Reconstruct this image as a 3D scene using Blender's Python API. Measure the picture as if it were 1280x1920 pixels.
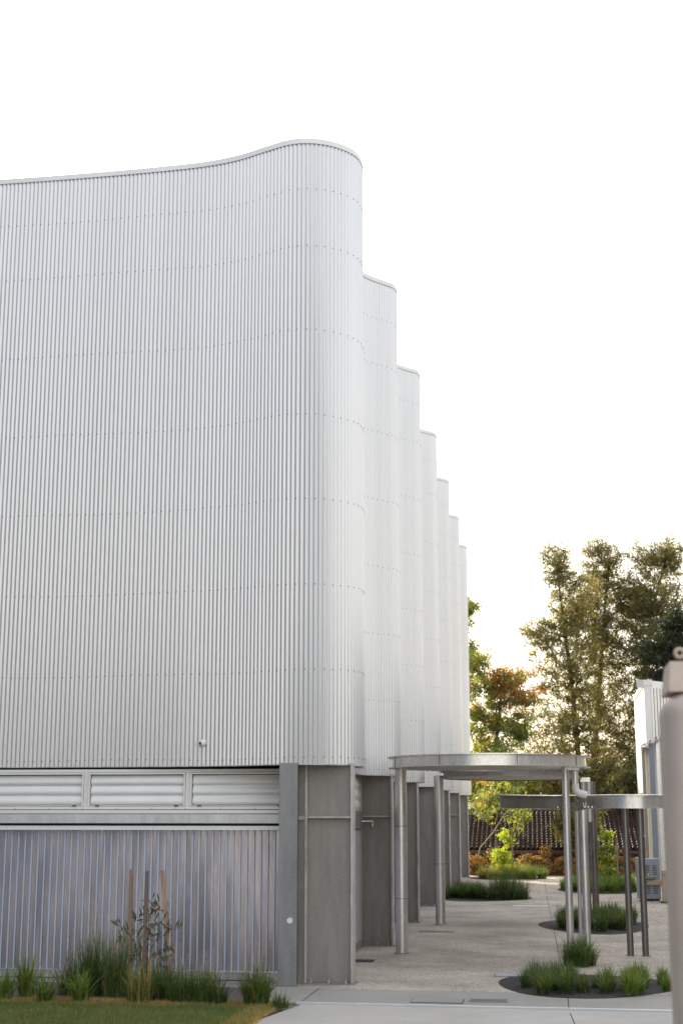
import bpy, bmesh, math, random
import numpy as np
from mathutils import Vector, Matrix

for o in list(bpy.data.objects):
    bpy.data.objects.remove(o)
scene = bpy.context.scene
COL = scene.collection

# ------------------------------------------------------------------ camera
EYE = 2.6
PITCH = math.atan(565 / 2667)
YAW = math.radians(7.75)
cam_d = bpy.data.cameras.new('camera')
cam = bpy.data.objects.new('camera', cam_d)
COL.objects.link(cam)
cam.location = (0, 0, EYE)
cam.rotation_euler = (math.pi / 2 + PITCH, 0, YAW)
cam_d.sensor_fit = 'VERTICAL'
cam_d.sensor_height = 36
cam_d.sensor_width = 24
cam_d.lens = 50.0
cam_d.clip_end = 3000
cam_d.dof.use_dof = True
cam_d.dof.focus_distance = 24.5
cam_d.dof.aperture_fstop = 2.0
scene.camera = cam

# ------------------------------------------------------------------ sky, sun, exposure
SUN_EL = math.radians(25)
SUN_AZ = math.radians(-28)          # measured from +Y towards +X
world = bpy.data.worlds.new('World')
scene.world = world
world.use_nodes = True
wn = world.node_tree.nodes
wl = world.node_tree.links
wn.clear()
sky = wn.new('ShaderNodeTexSky')
sky.sky_type = 'NISHITA'
sky.sun_disc = False
sky.sun_elevation = SUN_EL
sky.sun_rotation = SUN_AZ
sky.air_density = 1.0
sky.dust_density = 3.0
sky.ozone_density = 1.0
veil = wn.new('ShaderNodeMix')       # thin bright cloud veil over the blue
veil.data_type = 'RGBA'
veil.inputs[0].default_value = 0.46
wtc = wn.new('ShaderNodeTexCoord')
wsp = wn.new('ShaderNodeSeparateXYZ')
wl.new(wtc.outputs['Generated'], wsp.inputs[0])
haze = wn.new('ShaderNodeValToRGB')  # warm haze at the horizon all round, cooler cloud overhead
haze.color_ramp.elements[0].position = 0.0
haze.color_ramp.elements[0].color = (1.0, 0.875, 0.72, 1)
haze.color_ramp.elements[1].position = 0.6
haze.color_ramp.elements[1].color = (0.79, 0.825, 0.88, 1)
wl.new(wsp.outputs['Z'], haze.inputs[0])
hsc = wn.new('ShaderNodeVectorMath')
hsc.operation = 'SCALE'
hsc.inputs['Scale'].default_value = 12.2
wl.new(haze.outputs[0], hsc.inputs[0])
wl.new(hsc.outputs[0], veil.inputs[7])
wl.new(sky.outputs[0], veil.inputs[6])
bg = wn.new('ShaderNodeBackground')
bg.inputs[1].default_value = 0.15
wl.new(veil.outputs[2], bg.inputs[0])
wo = wn.new('ShaderNodeOutputWorld')
wl.new(bg.outputs[0], wo.inputs[0])

sun_d = bpy.data.lights.new('sun', 'SUN')
sun_d.energy = 4.5
sun_d.angle = math.radians(0.6)
sun_d.color = (1.0, 0.86, 0.66)
sun = bpy.data.objects.new('sun', sun_d)
COL.objects.link(sun)
sdir = Vector((math.sin(SUN_AZ) * math.cos(SUN_EL), math.cos(SUN_AZ) * math.cos(SUN_EL), math.sin(SUN_EL)))
sun.rotation_euler = sdir.to_track_quat('Z', 'Y').to_euler()
sun.location = sdir * 60

vs = scene.view_settings
vs.view_transform = 'Standard'
vs.look = 'None'
vs.gamma = 1
vs.use_curve_mapping = False
vs.exposure = 0.80
scene.render.resolution_x = 682
scene.render.resolution_y = 1024

# ------------------------------------------------------------------ pixel helpers (photo pixels 1280x1920 -> place)
_f = 2667.0
_fw = np.array([-math.sin(YAW) * math.cos(PITCH), math.cos(YAW) * math.cos(PITCH), math.sin(PITCH)])
_r = np.array([math.cos(YAW), math.sin(YAW), 0.0])
_u = np.cross(_r, _fw)
_C = np.array([0, 0, EYE])


def at(x, y, Y):
    d = _fw + (x - 640) / _f * _r - (y - 960) / _f * _u
    p = _C + d * Y / d[1]
    return Vector((float(p[0]), float(p[1]), float(p[2])))


def gnd(x, y, z=0.0):
    d = _fw + (x - 640) / _f * _r - (y - 960) / _f * _u
    p = _C + d * (z - EYE) / d[2]
    return Vector((float(p[0]), float(p[1]), float(p[2])))


# ------------------------------------------------------------------ materials
MATS = {}


def mat(name, col, rough=0.6, metal=0.0, var=0.0, vscale=6.0, bump=0.0, bscale=40.0, spec=0.5,
        col2=None, stretch=(1, 1, 1), translucent=0.0, coat=0.0, rvar=0.0, detail=6.0, contrast=(0.3, 0.7)):
    if name in MATS:
        return MATS[name]
    m = bpy.data.materials.new(name)
    m.use_nodes = True
    nt = m.node_tree
    b = nt.nodes['Principled BSDF']
    b.inputs['Base Color'].default_value = (*col, 1)
    b.inputs['Roughness'].default_value = rough
    b.inputs['Metallic'].default_value = metal
    b.inputs['Specular IOR Level'].default_value = spec
    b.inputs['Coat Weight'].default_value = coat
    tc = nt.nodes.new('ShaderNodeTexCoord')
    mp = nt.nodes.new('ShaderNodeMapping')
    mp.inputs['Scale'].default_value = stretch
    nt.links.new(tc.outputs['Object'], mp.inputs[0])
    if var or col2:
        n = nt.nodes.new('ShaderNodeTexNoise')
        n.inputs['Scale'].default_value = vscale
        n.inputs['Detail'].default_value = detail
        n.inputs['Roughness'].default_value = 0.6
        nt.links.new(mp.outputs[0], n.inputs['Vector'])
        cr = nt.nodes.new('ShaderNodeValToRGB')
        c2 = col2 if col2 else tuple(max(0, c * (1 - var)) for c in col)
        c1 = col if col2 else tuple(min(1, c * (1 + var)) for c in col)
        cr.color_ramp.elements[0].position = contrast[0]
        cr.color_ramp.elements[1].position = contrast[1]
        cr.color_ramp.elements[0].color = (*c2, 1)
        cr.color_ramp.elements[1].color = (*c1, 1)
        nt.links.new(n.outputs[0], cr.inputs[0])
        nt.links.new(cr.outputs[0], b.inputs['Base Color'])
        if rvar:
            mr = nt.nodes.new('ShaderNodeMapRange')
            mr.inputs['To Min'].default_value = max(0.02, rough - rvar)
            mr.inputs['To Max'].default_value = min(1, rough + rvar)
            nt.links.new(n.outputs[0], mr.inputs[0])
            nt.links.new(mr.outputs[0], b.inputs['Roughness'])
    if bump:
        n2 = nt.nodes.new('ShaderNodeTexNoise')
        n2.inputs['Scale'].default_value = bscale
        n2.inputs['Detail'].default_value = 4
        nt.links.new(mp.outputs[0], n2.inputs['Vector'])
        bp = nt.nodes.new('ShaderNodeBump')
        bp.inputs['Strength'].default_value = bump
        bp.inputs['Distance'].default_value = 0.02
        nt.links.new(n2.outputs[0], bp.inputs['Height'])
        nt.links.new(bp.outputs[0], b.inputs['Normal'])
    if translucent:
        out = nt.nodes['Material Output']
        tr = nt.nodes.new('ShaderNodeBsdfTranslucent')
        tr.inputs[0].default_value = (min(1, col[0] * 1.6), min(1, col[1] * 1.6), col[2] * 0.8, 1)
        mx = nt.nodes.new('ShaderNodeMixShader')
        mx.inputs[0].default_value = translucent
        nt.links.new(b.outputs[0], mx.inputs[1])
        nt.links.new(tr.outputs[0], mx.inputs[2])
        nt.links.new(mx.outputs[0], out.inputs[0])
    MATS[name] = m
    return m


def speckle(name, base, dark, light, scale, rough=0.85, bump=0.25, stain=0.2):
    """exposed aggregate / concrete: fine pebbles over broad stains"""
    m = bpy.data.materials.new(name)
    m.use_nodes = True
    nt = m.node_tree
    b = nt.nodes['Principled BSDF']
    b.inputs['Roughness'].default_value = rough
    tc = nt.nodes.new('ShaderNodeTexCoord')
    v = nt.nodes.new('ShaderNodeTexVoronoi')
    v.inputs['Scale'].default_value = scale
    nt.links.new(tc.outputs['Object'], v.inputs['Vector'])
    cr = nt.nodes.new('ShaderNodeValToRGB')
    e = cr.color_ramp.elements
    e[0].color = (*dark, 1)
    e[1].color = (*light, 1)
    k = e.new(0.5)
    k.color = (*base, 1)
    e[0].position = 0.1
    e[2].position = 0.9
    nt.links.new(v.outputs['Color'], cr.inputs[0])
    n = nt.nodes.new('ShaderNodeTexNoise')
    n.inputs['Scale'].default_value = 0.55
    n.inputs['Detail'].default_value = 7
    n.inputs['Roughness'].default_value = 0.65
    nt.links.new(tc.outputs['Object'], n.inputs['Vector'])
    mr = nt.nodes.new('ShaderNodeMapRange')
    mr.inputs['From Min'].default_value = 0.3
    mr.inputs['From Max'].default_value = 0.7
    mr.inputs['To Min'].default_value = 1 - stain
    mr.inputs['To Max'].default_value = 1 + stain
    nt.links.new(n.outputs[0], mr.inputs[0])
    mx = nt.nodes.new('ShaderNodeMix')
    mx.data_type = 'RGBA'
    mx.blend_type = 'MULTIPLY'
    mx.inputs[0].default_value = 1
    nt.links.new(cr.outputs[0], mx.inputs[6])
    nt.links.new(mr.outputs[0], mx.inputs[7])
    nt.links.new(mx.outputs[2], b.inputs['Base Color'])
    bp = nt.nodes.new('ShaderNodeBump')
    bp.inputs['Strength'].default_value = bump
    bp.inputs['Distance'].default_value = 0.01
    nt.links.new(v.outputs['Distance'], bp.inputs['Height'])
    nt.links.new(bp.outputs[0], b.inputs['Normal'])
    MATS[name] = m
    return m


def steel(name, base, rough, metal, spangle=0.18):
    """hot dip galvanised steel: spangle + cloudy streaks"""
    m = bpy.data.materials.new(name)
    m.use_nodes = True
    nt = m.node_tree
    b = nt.nodes['Principled BSDF']
    b.inputs['Metallic'].default_value = metal
    tc = nt.nodes.new('ShaderNodeTexCoord')
    v = nt.nodes.new('ShaderNodeTexVoronoi')
    v.inputs['Scale'].default_value = 45
    nt.links.new(tc.outputs['Object'], v.inputs['Vector'])
    mp = nt.nodes.new('ShaderNodeMapping')
    mp.inputs['Scale'].default_value = (3.2, 3.2, 0.55)
    nt.links.new(tc.outputs['Object'], mp.inputs[0])
    n = nt.nodes.new('ShaderNodeTexNoise')
    n.inputs['Scale'].default_value = 1.6
    n.inputs['Detail'].default_value = 9
    n.inputs['Roughness'].default_value = 0.62
    nt.links.new(mp.outputs[0], n.inputs['Vector'])
    ad = nt.nodes.new('ShaderNodeMath')
    ad.operation = 'MULTIPLY_ADD'
    ad.inputs[1].default_value = spangle
    nt.links.new(v.outputs['Color'], ad.inputs[0])
    nt.links.new(n.outputs[0], ad.inputs[2])
    cr = nt.nodes.new('ShaderNodeValToRGB')
    e = cr.color_ramp.elements
    e[0].position = 0.34
    e[1].position = 0.86
    e[0].color = (*[c * 0.78 for c in base], 1)
    e[1].color = (*[min(1, c * 1.2) for c in base], 1)
    nt.links.new(ad.outputs[0], cr.inputs[0])
    n3 = nt.nodes.new('ShaderNodeTexNoise')
    n3.inputs['Scale'].default_value = 2.3
    n3.inputs['Detail'].default_value = 8
    n3.inputs['Roughness'].default_value = 0.7
    nt.links.new(tc.outputs['Object'], n3.inputs['Vector'])
    sm = nt.nodes.new('ShaderNodeMapRange')
    sm.inputs['From Min'].default_value = 0.60
    sm.inputs['From Max'].default_value = 0.74
    sm.inputs['To Max'].default_value = 0.22
    nt.links.new(n3.outputs[0], sm.inputs[0])
    sx_ = nt.nodes.new('ShaderNodeMix')
    sx_.data_type = 'RGBA'
    sx_.inputs[7].default_value = (*[min(1, c * 1.9) for c in base], 1)
    nt.links.new(sm.outputs[0], sx_.inputs[0])
    nt.links.new(cr.outputs[0], sx_.inputs[6])
    nt.links.new(sx_.outputs[2], b.inputs['Base Color'])
    mr = nt.nodes.new('ShaderNodeMapRange')
    mr.inputs['To Min'].default_value = rough - 0.1
    mr.inputs['To Max'].default_value = rough + 0.14
    nt.links.new(n.outputs[0], mr.inputs[0])
    nt.links.new(mr.outputs[0], b.inputs['Roughness'])
    MATS[name] = m
    return m


M_CLAD = mat('zinc_cladding', (0.61, 0.602, 0.59), 0.36, 0.66, var=0.05, vscale=1.6, stretch=(1, 1, 0.05), rvar=0.06, bump=0.12, bscale=1.3)
M_CAP = mat('cap_flashing', (0.62, 0.615, 0.60), 0.4, 0.4, var=0.05, vscale=1.5)
M_SCREW = mat('screw', (0.10, 0.10, 0.10), 0.5, 0.6)
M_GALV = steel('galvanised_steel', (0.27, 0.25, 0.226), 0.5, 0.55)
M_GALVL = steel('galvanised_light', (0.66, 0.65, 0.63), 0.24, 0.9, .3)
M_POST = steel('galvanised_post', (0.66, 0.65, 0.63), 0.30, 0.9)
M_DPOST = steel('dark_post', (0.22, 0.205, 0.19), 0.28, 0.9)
M_EDGE = mat('scuffed_zinc_edge', (0.58, 0.56, 0.52), 0.5, 0.3, col2=(0.30, 0.29, 0.27), vscale=5, stretch=(1, 1, 0.6))
M_ALU = mat('powder_coat_silver', (0.74, 0.71, 0.67), 0.45, 0.15, var=0.03, vscale=2)
M_BLADE = mat('louvre_blade_silver', (0.78, 0.765, 0.735), 0.5, 0.1, var=0.03, vscale=2)
M_BLACK = mat('black_plastic', (0.015, 0.015, 0.015), 0.5)
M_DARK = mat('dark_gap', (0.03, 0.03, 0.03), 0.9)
M_WHITE = mat('white_paint', (0.80, 0.79, 0.76), 0.5, var=0.03, vscale=2)
M_PVC = mat('white_pvc', (0.72, 0.71, 0.67), 0.4, var=0.05, vscale=4)
M_BROWN = mat('bronze_trim', (0.42, 0.33, 0.26), 0.45, 0.4)
M_INNER = mat('interior_lining', (0.12, 0.12, 0.13), 0.9)
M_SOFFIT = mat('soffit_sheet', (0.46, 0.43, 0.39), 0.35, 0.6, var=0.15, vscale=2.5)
M_AGG = speckle('exposed_aggregate', (0.37, 0.31, 0.245), (0.19, 0.155, 0.12), (0.57, 0.49, 0.40), 58, stain=.34)
M_CONC = speckle('smooth_concrete', (0.29, 0.265, 0.23), (0.26, 0.235, 0.20), (0.325, 0.30, 0.26), 160, bump=0.08, stain=0.14)
M_ROAD = speckle('pale_concrete', (0.41, 0.375, 0.325), (0.38, 0.345, 0.295), (0.45, 0.415, 0.36), 140, bump=0.08, stain=0.14)
M_MULCH = speckle('dark_mulch', (0.018, 0.013, 0.010), (0.008, 0.006, 0.005), (0.05, 0.035, 0.025), 40, bump=0.8)
M_SOIL = speckle('garden_soil', (0.09, 0.07, 0.055), (0.04, 0.03, 0.025), (0.17, 0.14, 0.11), 45, bump=0.8)
M_TURF = speckle('turf_base', (0.08, 0.085, 0.03), (0.03, 0.035, 0.015), (0.09, 0.085, 0.03), 60, bump=0.6)
M_EARTH = speckle('earth', (0.10, 0.10, 0.06), (0.06, 0.07, 0.04), (0.15, 0.13, 0.08), 3, bump=0.3)
M_GRASS = mat('lawn_blade', (0.19, 0.22, 0.06), 0.6, translucent=0.3, col2=(0.075, 0.125, 0.03), vscale=2.2)
M_STRAW = mat('dry_grass', (0.52, 0.33, 0.12), 0.7, translucent=0.25, col2=(0.34, 0.21, 0.08), vscale=5)
M_LOM = mat('lomandra_green', (0.12, 0.18, 0.045), 0.5, translucent=0.35, col2=(0.06, 0.10, 0.028), vscale=3)
M_LOMD = mat('lomandra_dark', (0.065, 0.105, 0.03), 0.5, translucent=0.3, col2=(0.033, 0.058, 0.018), vscale=3)
M_LOMY = mat('lomandra_lime', (0.20, 0.27, 0.055), 0.5, translucent=0.35, col2=(0.09, 0.14, 0.025), vscale=3)
M_BARK = mat('bark', (0.10, 0.075, 0.055), 0.9, col2=(0.045, 0.035, 0.028), vscale=4, bump=0.6, bscale=14)
M_GUMBARK = mat('gum_bark', (0.30, 0.22, 0.16), 0.8, col2=(0.16, 0.11, 0.08), vscale=3, bump=0.3, bscale=10)
M_STAKE = mat('hardwood_stake', (0.36, 0.24, 0.14), 0.8, col2=(0.22, 0.14, 0.085), vscale=7, stretch=(4, 4, 0.5), bump=0.3)
M_STAKEG = mat('weathered_stake', (0.20, 0.15, 0.11), 0.85, col2=(0.12, 0.09, 0.065), vscale=7, stretch=(4, 4, 0.5), bump=0.3)
M_STAKEP = mat('pale_stake', (0.48, 0.33, 0.22), 0.85, col2=(0.22, 0.14, 0.09), vscale=9, stretch=(4, 4, 0.5), bump=0.3)


def leafmat(name, col, tr=0.45, rough=0.5):
    return mat(name, col, rough, translucent=tr, col2=tuple(c * 0.62 for c in col), vscale=0.9)


L_CAS = leafmat('casuarina_olive', (0.20, 0.18, 0.066), .5)
L_CASD = leafmat('casuarina_deep', (0.10, 0.098, 0.036), .45)
L_CASB = leafmat('casuarina_tan', (0.36, 0.285, 0.12), .5)
L_GUM = leafmat('gum_green', (0.12, 0.16, 0.045), .5)
L_GUMY = leafmat('gum_lime', (0.36, 0.36, 0.05), 0.55)
L_GUMO = leafmat('gum_orange', (0.42, 0.16, 0.05), 0.5)
L_PINE = leafmat('pine_dark', (0.03, 0.042, 0.016), 0.25)
L_LIME = leafmat('lime_leaf', (0.34, 0.42, 0.05), 0.55)
L_HED = leafmat('hedge_green', (0.075, 0.095, 0.025))
L_HEDO = leafmat('hedge_copper', (0.36, 0.16, 0.06), 0.5)
L_SAP = leafmat('sapling_leaf', (0.085, 0.12, 0.04), 0.35)
L_RED = leafmat('red_leaf', (0.30, 0.035, 0.03), 0.35)


def poly_mat():
    m = bpy.data.materials.new('polycarbonate')
    m.use_nodes = True
    nt = m.node_tree
    b = nt.nodes['Principled BSDF']
    b.inputs['Base Color'].default_value = (0.30, 0.305, 0.345, 1)
    b.inputs['Roughness'].default_value = 0.2
    b.inputs['Metallic'].default_value = 0.5
    b.inputs['Specular IOR Level'].default_value = 0.8
    b.inputs['Coat Weight'].default_value = 0.6
    b.inputs['Coat Roughness'].default_value = 0.08
    tc = nt.nodes.new('ShaderNodeTexCoord')
    mp = nt.nodes.new('ShaderNodeMapping')
    mp.inputs['Scale'].default_value = (2.6, 1, 0.4)
    nt.links.new(tc.outputs['Object'], mp.inputs[0])
    n = nt.nodes.new('ShaderNodeTexNoise')
    n.inputs['Scale'].default_value = 2.0
    n.inputs['Detail'].default_value = 5
    nt.links.new(mp.outputs[0], n.inputs['Vector'])
    cr = nt.nodes.new('ShaderNodeValToRGB')
    e = cr.color_ramp.elements
    e[0].position = 0.35
    e[1].position = 0.68
    e[0].color = (0.34, 0.325, 0.35, 1)
    e[1].color = (0.56, 0.50, 0.50, 1)
    nt.links.new(n.outputs[0], cr.inputs[0])
    nt.links.new(cr.outputs[0], b.inputs['Base Color'])
    bp = nt.nodes.new('ShaderNodeBump')
    bp.inputs['Strength'].default_value = 0.25
    bp.inputs['Distance'].default_value = 0.05
    nt.links.new(n.outputs[0], bp.inputs['Height'])
    nt.links.new(bp.outputs[0], b.inputs['Normal'])
    return m


M_POLY = poly_mat()
M_POLYRIB = mat('polycarbonate_rib', (0.50, 0.56, 0.70), 0.25, 0.1, coat=0.5)
M_LAV = mat('opal_panel', (0.50, 0.50, 0.58), 0.3, 0.0, var=0.06, vscale=1.2)


# ------------------------------------------------------------------ object helpers
def tag(o, label=None, cat=None, group=None, kind=None):
    if label:
        o['label'] = label
    if cat:
        o['category'] = cat
    if group:
        o['group'] = group
    if kind:
        o['kind'] = kind
    return o


def thing(name, label, cat, loc=(0, 0, 0), group=None, rz=0.0):
    o = bpy.data.objects.new(name, None)
    COL.objects.link(o)
    o.location = loc
    o.rotation_euler = (0, 0, rz)
    o.empty_display_size = 0.2
    return tag(o, label, cat, group)


def link(name, me, parent=None, world=True):
    """link a mesh whose vertices are world coordinates; keeps them there under a moved parent"""
    o = bpy.data.objects.new(name, me)
    COL.objects.link(o)
    if parent is not None:
        o.parent = parent
        if world:
            M = Matrix.Identity(4)
            q = parent
            chain = []
            while q is not None:
                chain.append(q)
                q = q.parent
            for q in reversed(chain):
                M = M @ q.matrix_parent_inverse @ q.matrix_basis
            o.matrix_parent_inverse = M.inverted()
    return o


class MB:
    def __init__(self):
        self.v = []
        self.f = []
        self.mi = []

    def add(self, vs, fs, mi=0):
        k = len(self.v)
        self.v += [tuple(p) for p in vs]
        self.f += [tuple(i + k for i in f) for f in fs]
        self.mi += [mi] * len(fs)
        return self

    def box(self, x0, x1, y0, y1, z0, z1, mi=0, T=None):
        vs = [(x0, y0, z0), (x1, y0, z0), (x1, y1, z0), (x0, y1, z0), (x0, y0, z1), (x1, y0, z1), (x1, y1, z1), (x0, y1, z1)]
        if T is not None:
            vs = [T @ Vector(p) for p in vs]
        return self.add(vs, [(0, 3, 2, 1), (4, 5, 6, 7), (0, 1, 5, 4), (1, 2, 6, 5), (2, 3, 7, 6), (3, 0, 4, 7)], mi)

    def tube(self, pts, rad, n=16, mi=0, cap=True):
        pts = [Vector(p) for p in pts]
        if not isinstance(rad, (list, tuple)):
            rad = [rad] * len(pts)
        k0 = len(self.v)
        prev = None
        for i, p in enumerate(pts):
            t = (pts[min(i + 1, len(pts) - 1)] - pts[max(i - 1, 0)]).normalized()
            if prev is None:
                a = Vector((1, 0, 0)) if abs(t.x) < 0.9 else Vector((0, 1, 0))
                a = (a - t * a.dot(t)).normalized()
            else:
                a = (prev - t * prev.dot(t)).normalized()
            prev = a
            b = t.cross(a)
            for j in range(n):
                an = 2 * math.pi * j / n
                self.v.append(tuple(p + (a * math.cos(an) + b * math.sin(an)) * rad[i]))
        for i in range(len(pts) - 1):
            for j in range(n):
                self.f.append((k0 + i * n + j, k0 + i * n + (j + 1) % n, k0 + (i + 1) * n + (j + 1) % n, k0 + (i + 1) * n + j))
                self.mi.append(mi)
        if cap:
            self.f.append(tuple(k0 + j for j in reversed(range(n))))
            self.f.append(tuple(k0 + (len(pts) - 1) * n + j for j in range(n)))
            self.mi += [mi, mi]
        return self

    def mesh(self, name, mats, smooth=None):
        me = bpy.data.meshes.new(name)
        me.from_pydata(self.v, [], self.f)
        if not isinstance(mats, (list, tuple)):
            mats = [mats]
        for m in mats:
            me.materials.append(m)
        me.polygons.foreach_set('material_index', self.mi)
        me.update()
        if smooth is not None:
            me.polygons.foreach_set('use_smooth', [True] * len(me.polygons))
            me.set_sharp_from_angle(angle=math.radians(smooth))
        return me

    def build(self, name, mats, parent=None, smooth=None, bevel=0.0):
        o = link(name, self.mesh(name, mats, smooth), parent)
        if bevel:
            md = o.modifiers.new('bevel', 'BEVEL')
            md.width = bevel
            md.segments = 2
            md.limit_method = 'ANGLE'
        return o


def struct(name, mb, m, parent=None):
    o = mb.build(name, m, parent)
    if parent is None:
        tag(o, kind='structure')
    return o


def copy_tree(o, parent=None):
    c = o.copy()
    COL.objects.link(c)
    if parent is not None:
        c.parent = parent
    for ch in list(o.children):
        copy_tree(ch, c)
    return c


# ------------------------------------------------------------------ ground
def terrain():
    xs = [-600, -120, -40, -20, -10, 0, 10, 20, 40, 120, 600]
    ys = [-600, -60, 0, 20, 40, 63.5, 65, 67, 69, 75, 90, 130, 250, 800]
    zz = {65: -0.5, 67: -1.4, 69: -1.75}
    vs, fs = [], []
    for y in ys:
        for x in xs:
            z = -0.03 if y <= 63.5 else zz.get(y, -1.8)
            vs.append((x, y, z))
    n = len(xs)
    for i in range(len(ys) - 1):
        for j in range(n - 1):
            fs.append((i * n + j, i * n + j + 1, (i + 1) * n + j + 1, (i + 1) * n + j))
    struct('ground', MB().add(vs, fs), M_EARTH)


terrain()


def sheet(name, poly, z, m, depth=0.025, parent=None):
    mb = MB()
    n = len(poly)
    vs = [(x, y, z) for x, y in poly] + [(x, y, z - depth) for x, y in poly]
    fs = [tuple(range(n))] + [(i + n, (i + 1) % n + n, (i + 1) % n, i) for i in range(n)]
    mb.add(vs, fs)
    return struct(name, mb, m, parent)


# the joint between grey strip and pale road runs slightly askew
paving = sheet('courtyard_paving', [(-4.6, 22.36), (9.5, 22.05), (9.5, 63.4), (-4.6, 63.4)], 0.0, M_AGG)
strip = sheet('concrete_strip', [(-4.55, 20.74), (9.5, 20.28), (9.5, 22.045), (-4.55, 22.355)], -0.002, M_CONC)
pad = sheet('concrete_apron', [(-4.9, 20.9), (-4.555, 20.74), (-4.555, 22.4), (-4.62, 23.2), (-9.0, 23.2), (-9.0, 22.75), (-4.9, 22.3)], -0.004, M_CONC)
road = sheet('road', [(-3.72, 18.6), (-3.35, 20.55), (9.5, 20.12), (14, 12), (40, 8), (40, -90), (-16.4, -90), (-16.4, 12.9), (-3.72, 12.9)], -0.004, M_ROAD)  # stretch behind the camera added as pale ground, bounces light onto the wall
edge = MB()
edge.add([(-3.45, 20.62, -0.02), (9.5, 20.19, -0.02), (9.5, 20.27, -0.02), (-3.45, 20.70, -0.02),
          (-3.45, 20.62, 0.012), (9.5, 20.19, 0.012), (9.5, 20.27, 0.012), (-3.45, 20.70, 0.012)],
         [(0, 3, 2, 1), (4, 5, 6, 7), (0, 1, 5, 4), (1, 2, 6, 5), (2, 3, 7, 6), (3, 0, 4, 7)])
struct('kerb_edge', edge, mat('pale_edge', (0.62, 0.62, 0.62), 0.4, 0.2, var=0.08, vscale=3))


def joint(parent, pts, w=0.006, z=0.0025):
    mb = MB()
    vs = []
    for i, (x, y) in enumerate(pts):
        vs += [(x - w, y, z), (x + w, y, z)]
    fs = [(2 * i, 2 * i + 1, 2 * i + 3, 2 * i + 2) for i in range(len(pts) - 1)]
    mb.add(vs, fs)
    return mb.build('saw_cut_joint', M_DARK, parent)


P = lambda x, y: tuple(gnd(x, y))[:2]
joint(paving, [P(1020, 1652), P(1027, 1695), P(1038, 1745), P(1052, 1815), P(1063, 1866)])
joint(strip, [P(1064, 1869.5), P(1066, 1893)], z=0.002)
joint(road, [P(1068, 1900), P(1084, 1935), P(1110, 1990)], z=0.0)
joint(strip, [P(598, 1853), P(566, 1878)], z=0.002)


def grate(name, label, x0, x1, y, d, cat='grate', bars=14, parent=None, m=M_GALV):
    a, b = gnd(x0, y), gnd(x1, y)
    t = thing(name, label, cat, (a.x, a.y, 0))
    w = b.x - a.x
    f = MB()
    for q in ((0, w, 0, .02), (0, w, d - .02, d), (0, .02, .02, d - .02), (w - .02, w, .02, d - .02)):
        f.box(a.x + q[0], a.x + q[1], a.y + q[2], a.y + q[3], -0.01, 0.012)
    f.build('frame', m, t)
    MB().box(a.x + .02, a.x + w - .02, a.y + .02, a.y + d - .02, -0.01, 0.003).build('sump', M_DARK, t)
    bm = MB().box(0, (w - .04) / bars * .5, 0, d - .04, 0.002, 0.010).mesh('bar', m)
    for i in range(bars):
        o = bpy.data.objects.new('bar', bm)
        COL.objects.link(o)
        o.parent = t
        o.location = (.02 + (w - .04) / bars * (i + .25), .02, 0.001)
    return t


grate('trench_grate', 'narrow slotted drain grate in the paving beside the round posts', 783, 852, 1748, 0.3)
grate('drain_grate', 'slotted drain grate in the grey concrete strip', 878, 952, 1879, 0.32, bars=18)


def lid(name, label, x0, x1, y, d, m):
    a, b = gnd(x0, y), gnd(x1, y)
    t = thing(name, label, 'pit lid', (a.x, a.y, 0))
    w = b.x - a.x
    MB().box(a.x, a.x + w, a.y, a.y + d, -0.01, 0.004).build('frame', M_DARK, t)
    MB().box(a.x + .012, a.x + w - .012, a.y + .015, a.y + d - .015, -0.01, 0.008).build('cover', m, t)


lid('pit_lid', 'pale rectangular pit lid set in the grey concrete strip', 768, 868, 1880, 0.45, M_CONC)
lid('pit_lid', 'pale slab lid flush in the paving in front of the far grass tussock', 958, 1028, 1700, 0.55, mat('pale_lid', (0.55, 0.52, 0.47), 0.8, var=0.05))
lid('pit_lid', 'long blue grey steel lid behind the near planted bed', 926, 1010, 1831, 0.42, mat('blue_grey_lid', (0.30, 0.33, 0.36), 0.5, 0.3, var=0.08))

# ------------------------------------------------------------------ the big corrugated hall
SOF = 3.36
TOP = 14.0
STEP = 6.33
NB = 7


def catmull(pts, d=0.02):
    out = []
    P_ = [Vector((p[0], p[1])) for p in pts]
    P_ = [P_[0] * 2 - P_[1]] + P_ + [P_[-1] * 2 - P_[-2]]
    for i in range(1, len(P_) - 2):
        p0, p1, p2, p3 = P_[i - 1:i + 3]
        t0 = 0
        t1 = t0 + (p1 - p0).length ** .5
        t2 = t1 + (p2 - p1).length ** .5
        t3 = t2 + (p3 - p2).length ** .5
        n = max(2, int((p2 - p1).length / d))
        for k in range(n):
            t = t1 + (t2 - t1) * k / n
            a1 = p0 * ((t1 - t) / (t1 - t0)) + p1 * ((t - t0) / (t1 - t0))
            a2 = p1 * ((t2 - t) / (t2 - t1)) + p2 * ((t - t1) / (t2 - t1))
            a3 = p2 * ((t3 - t) / (t3 - t2)) + p3 * ((t - t2) / (t3 - t2))
            b1 = a1 * ((t2 - t) / (t2 - t0)) + a2 * ((t - t0) / (t2 - t0))
            b2 = a2 * ((t3 - t) / (t3 - t1)) + a3 * ((t - t1) / (t3 - t1))
            out.append(b1 * ((t2 - t) / (t2 - t1)) + b2 * ((t - t1) / (t2 - t1)))
    out.append(P_[-2])
    return out


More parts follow.
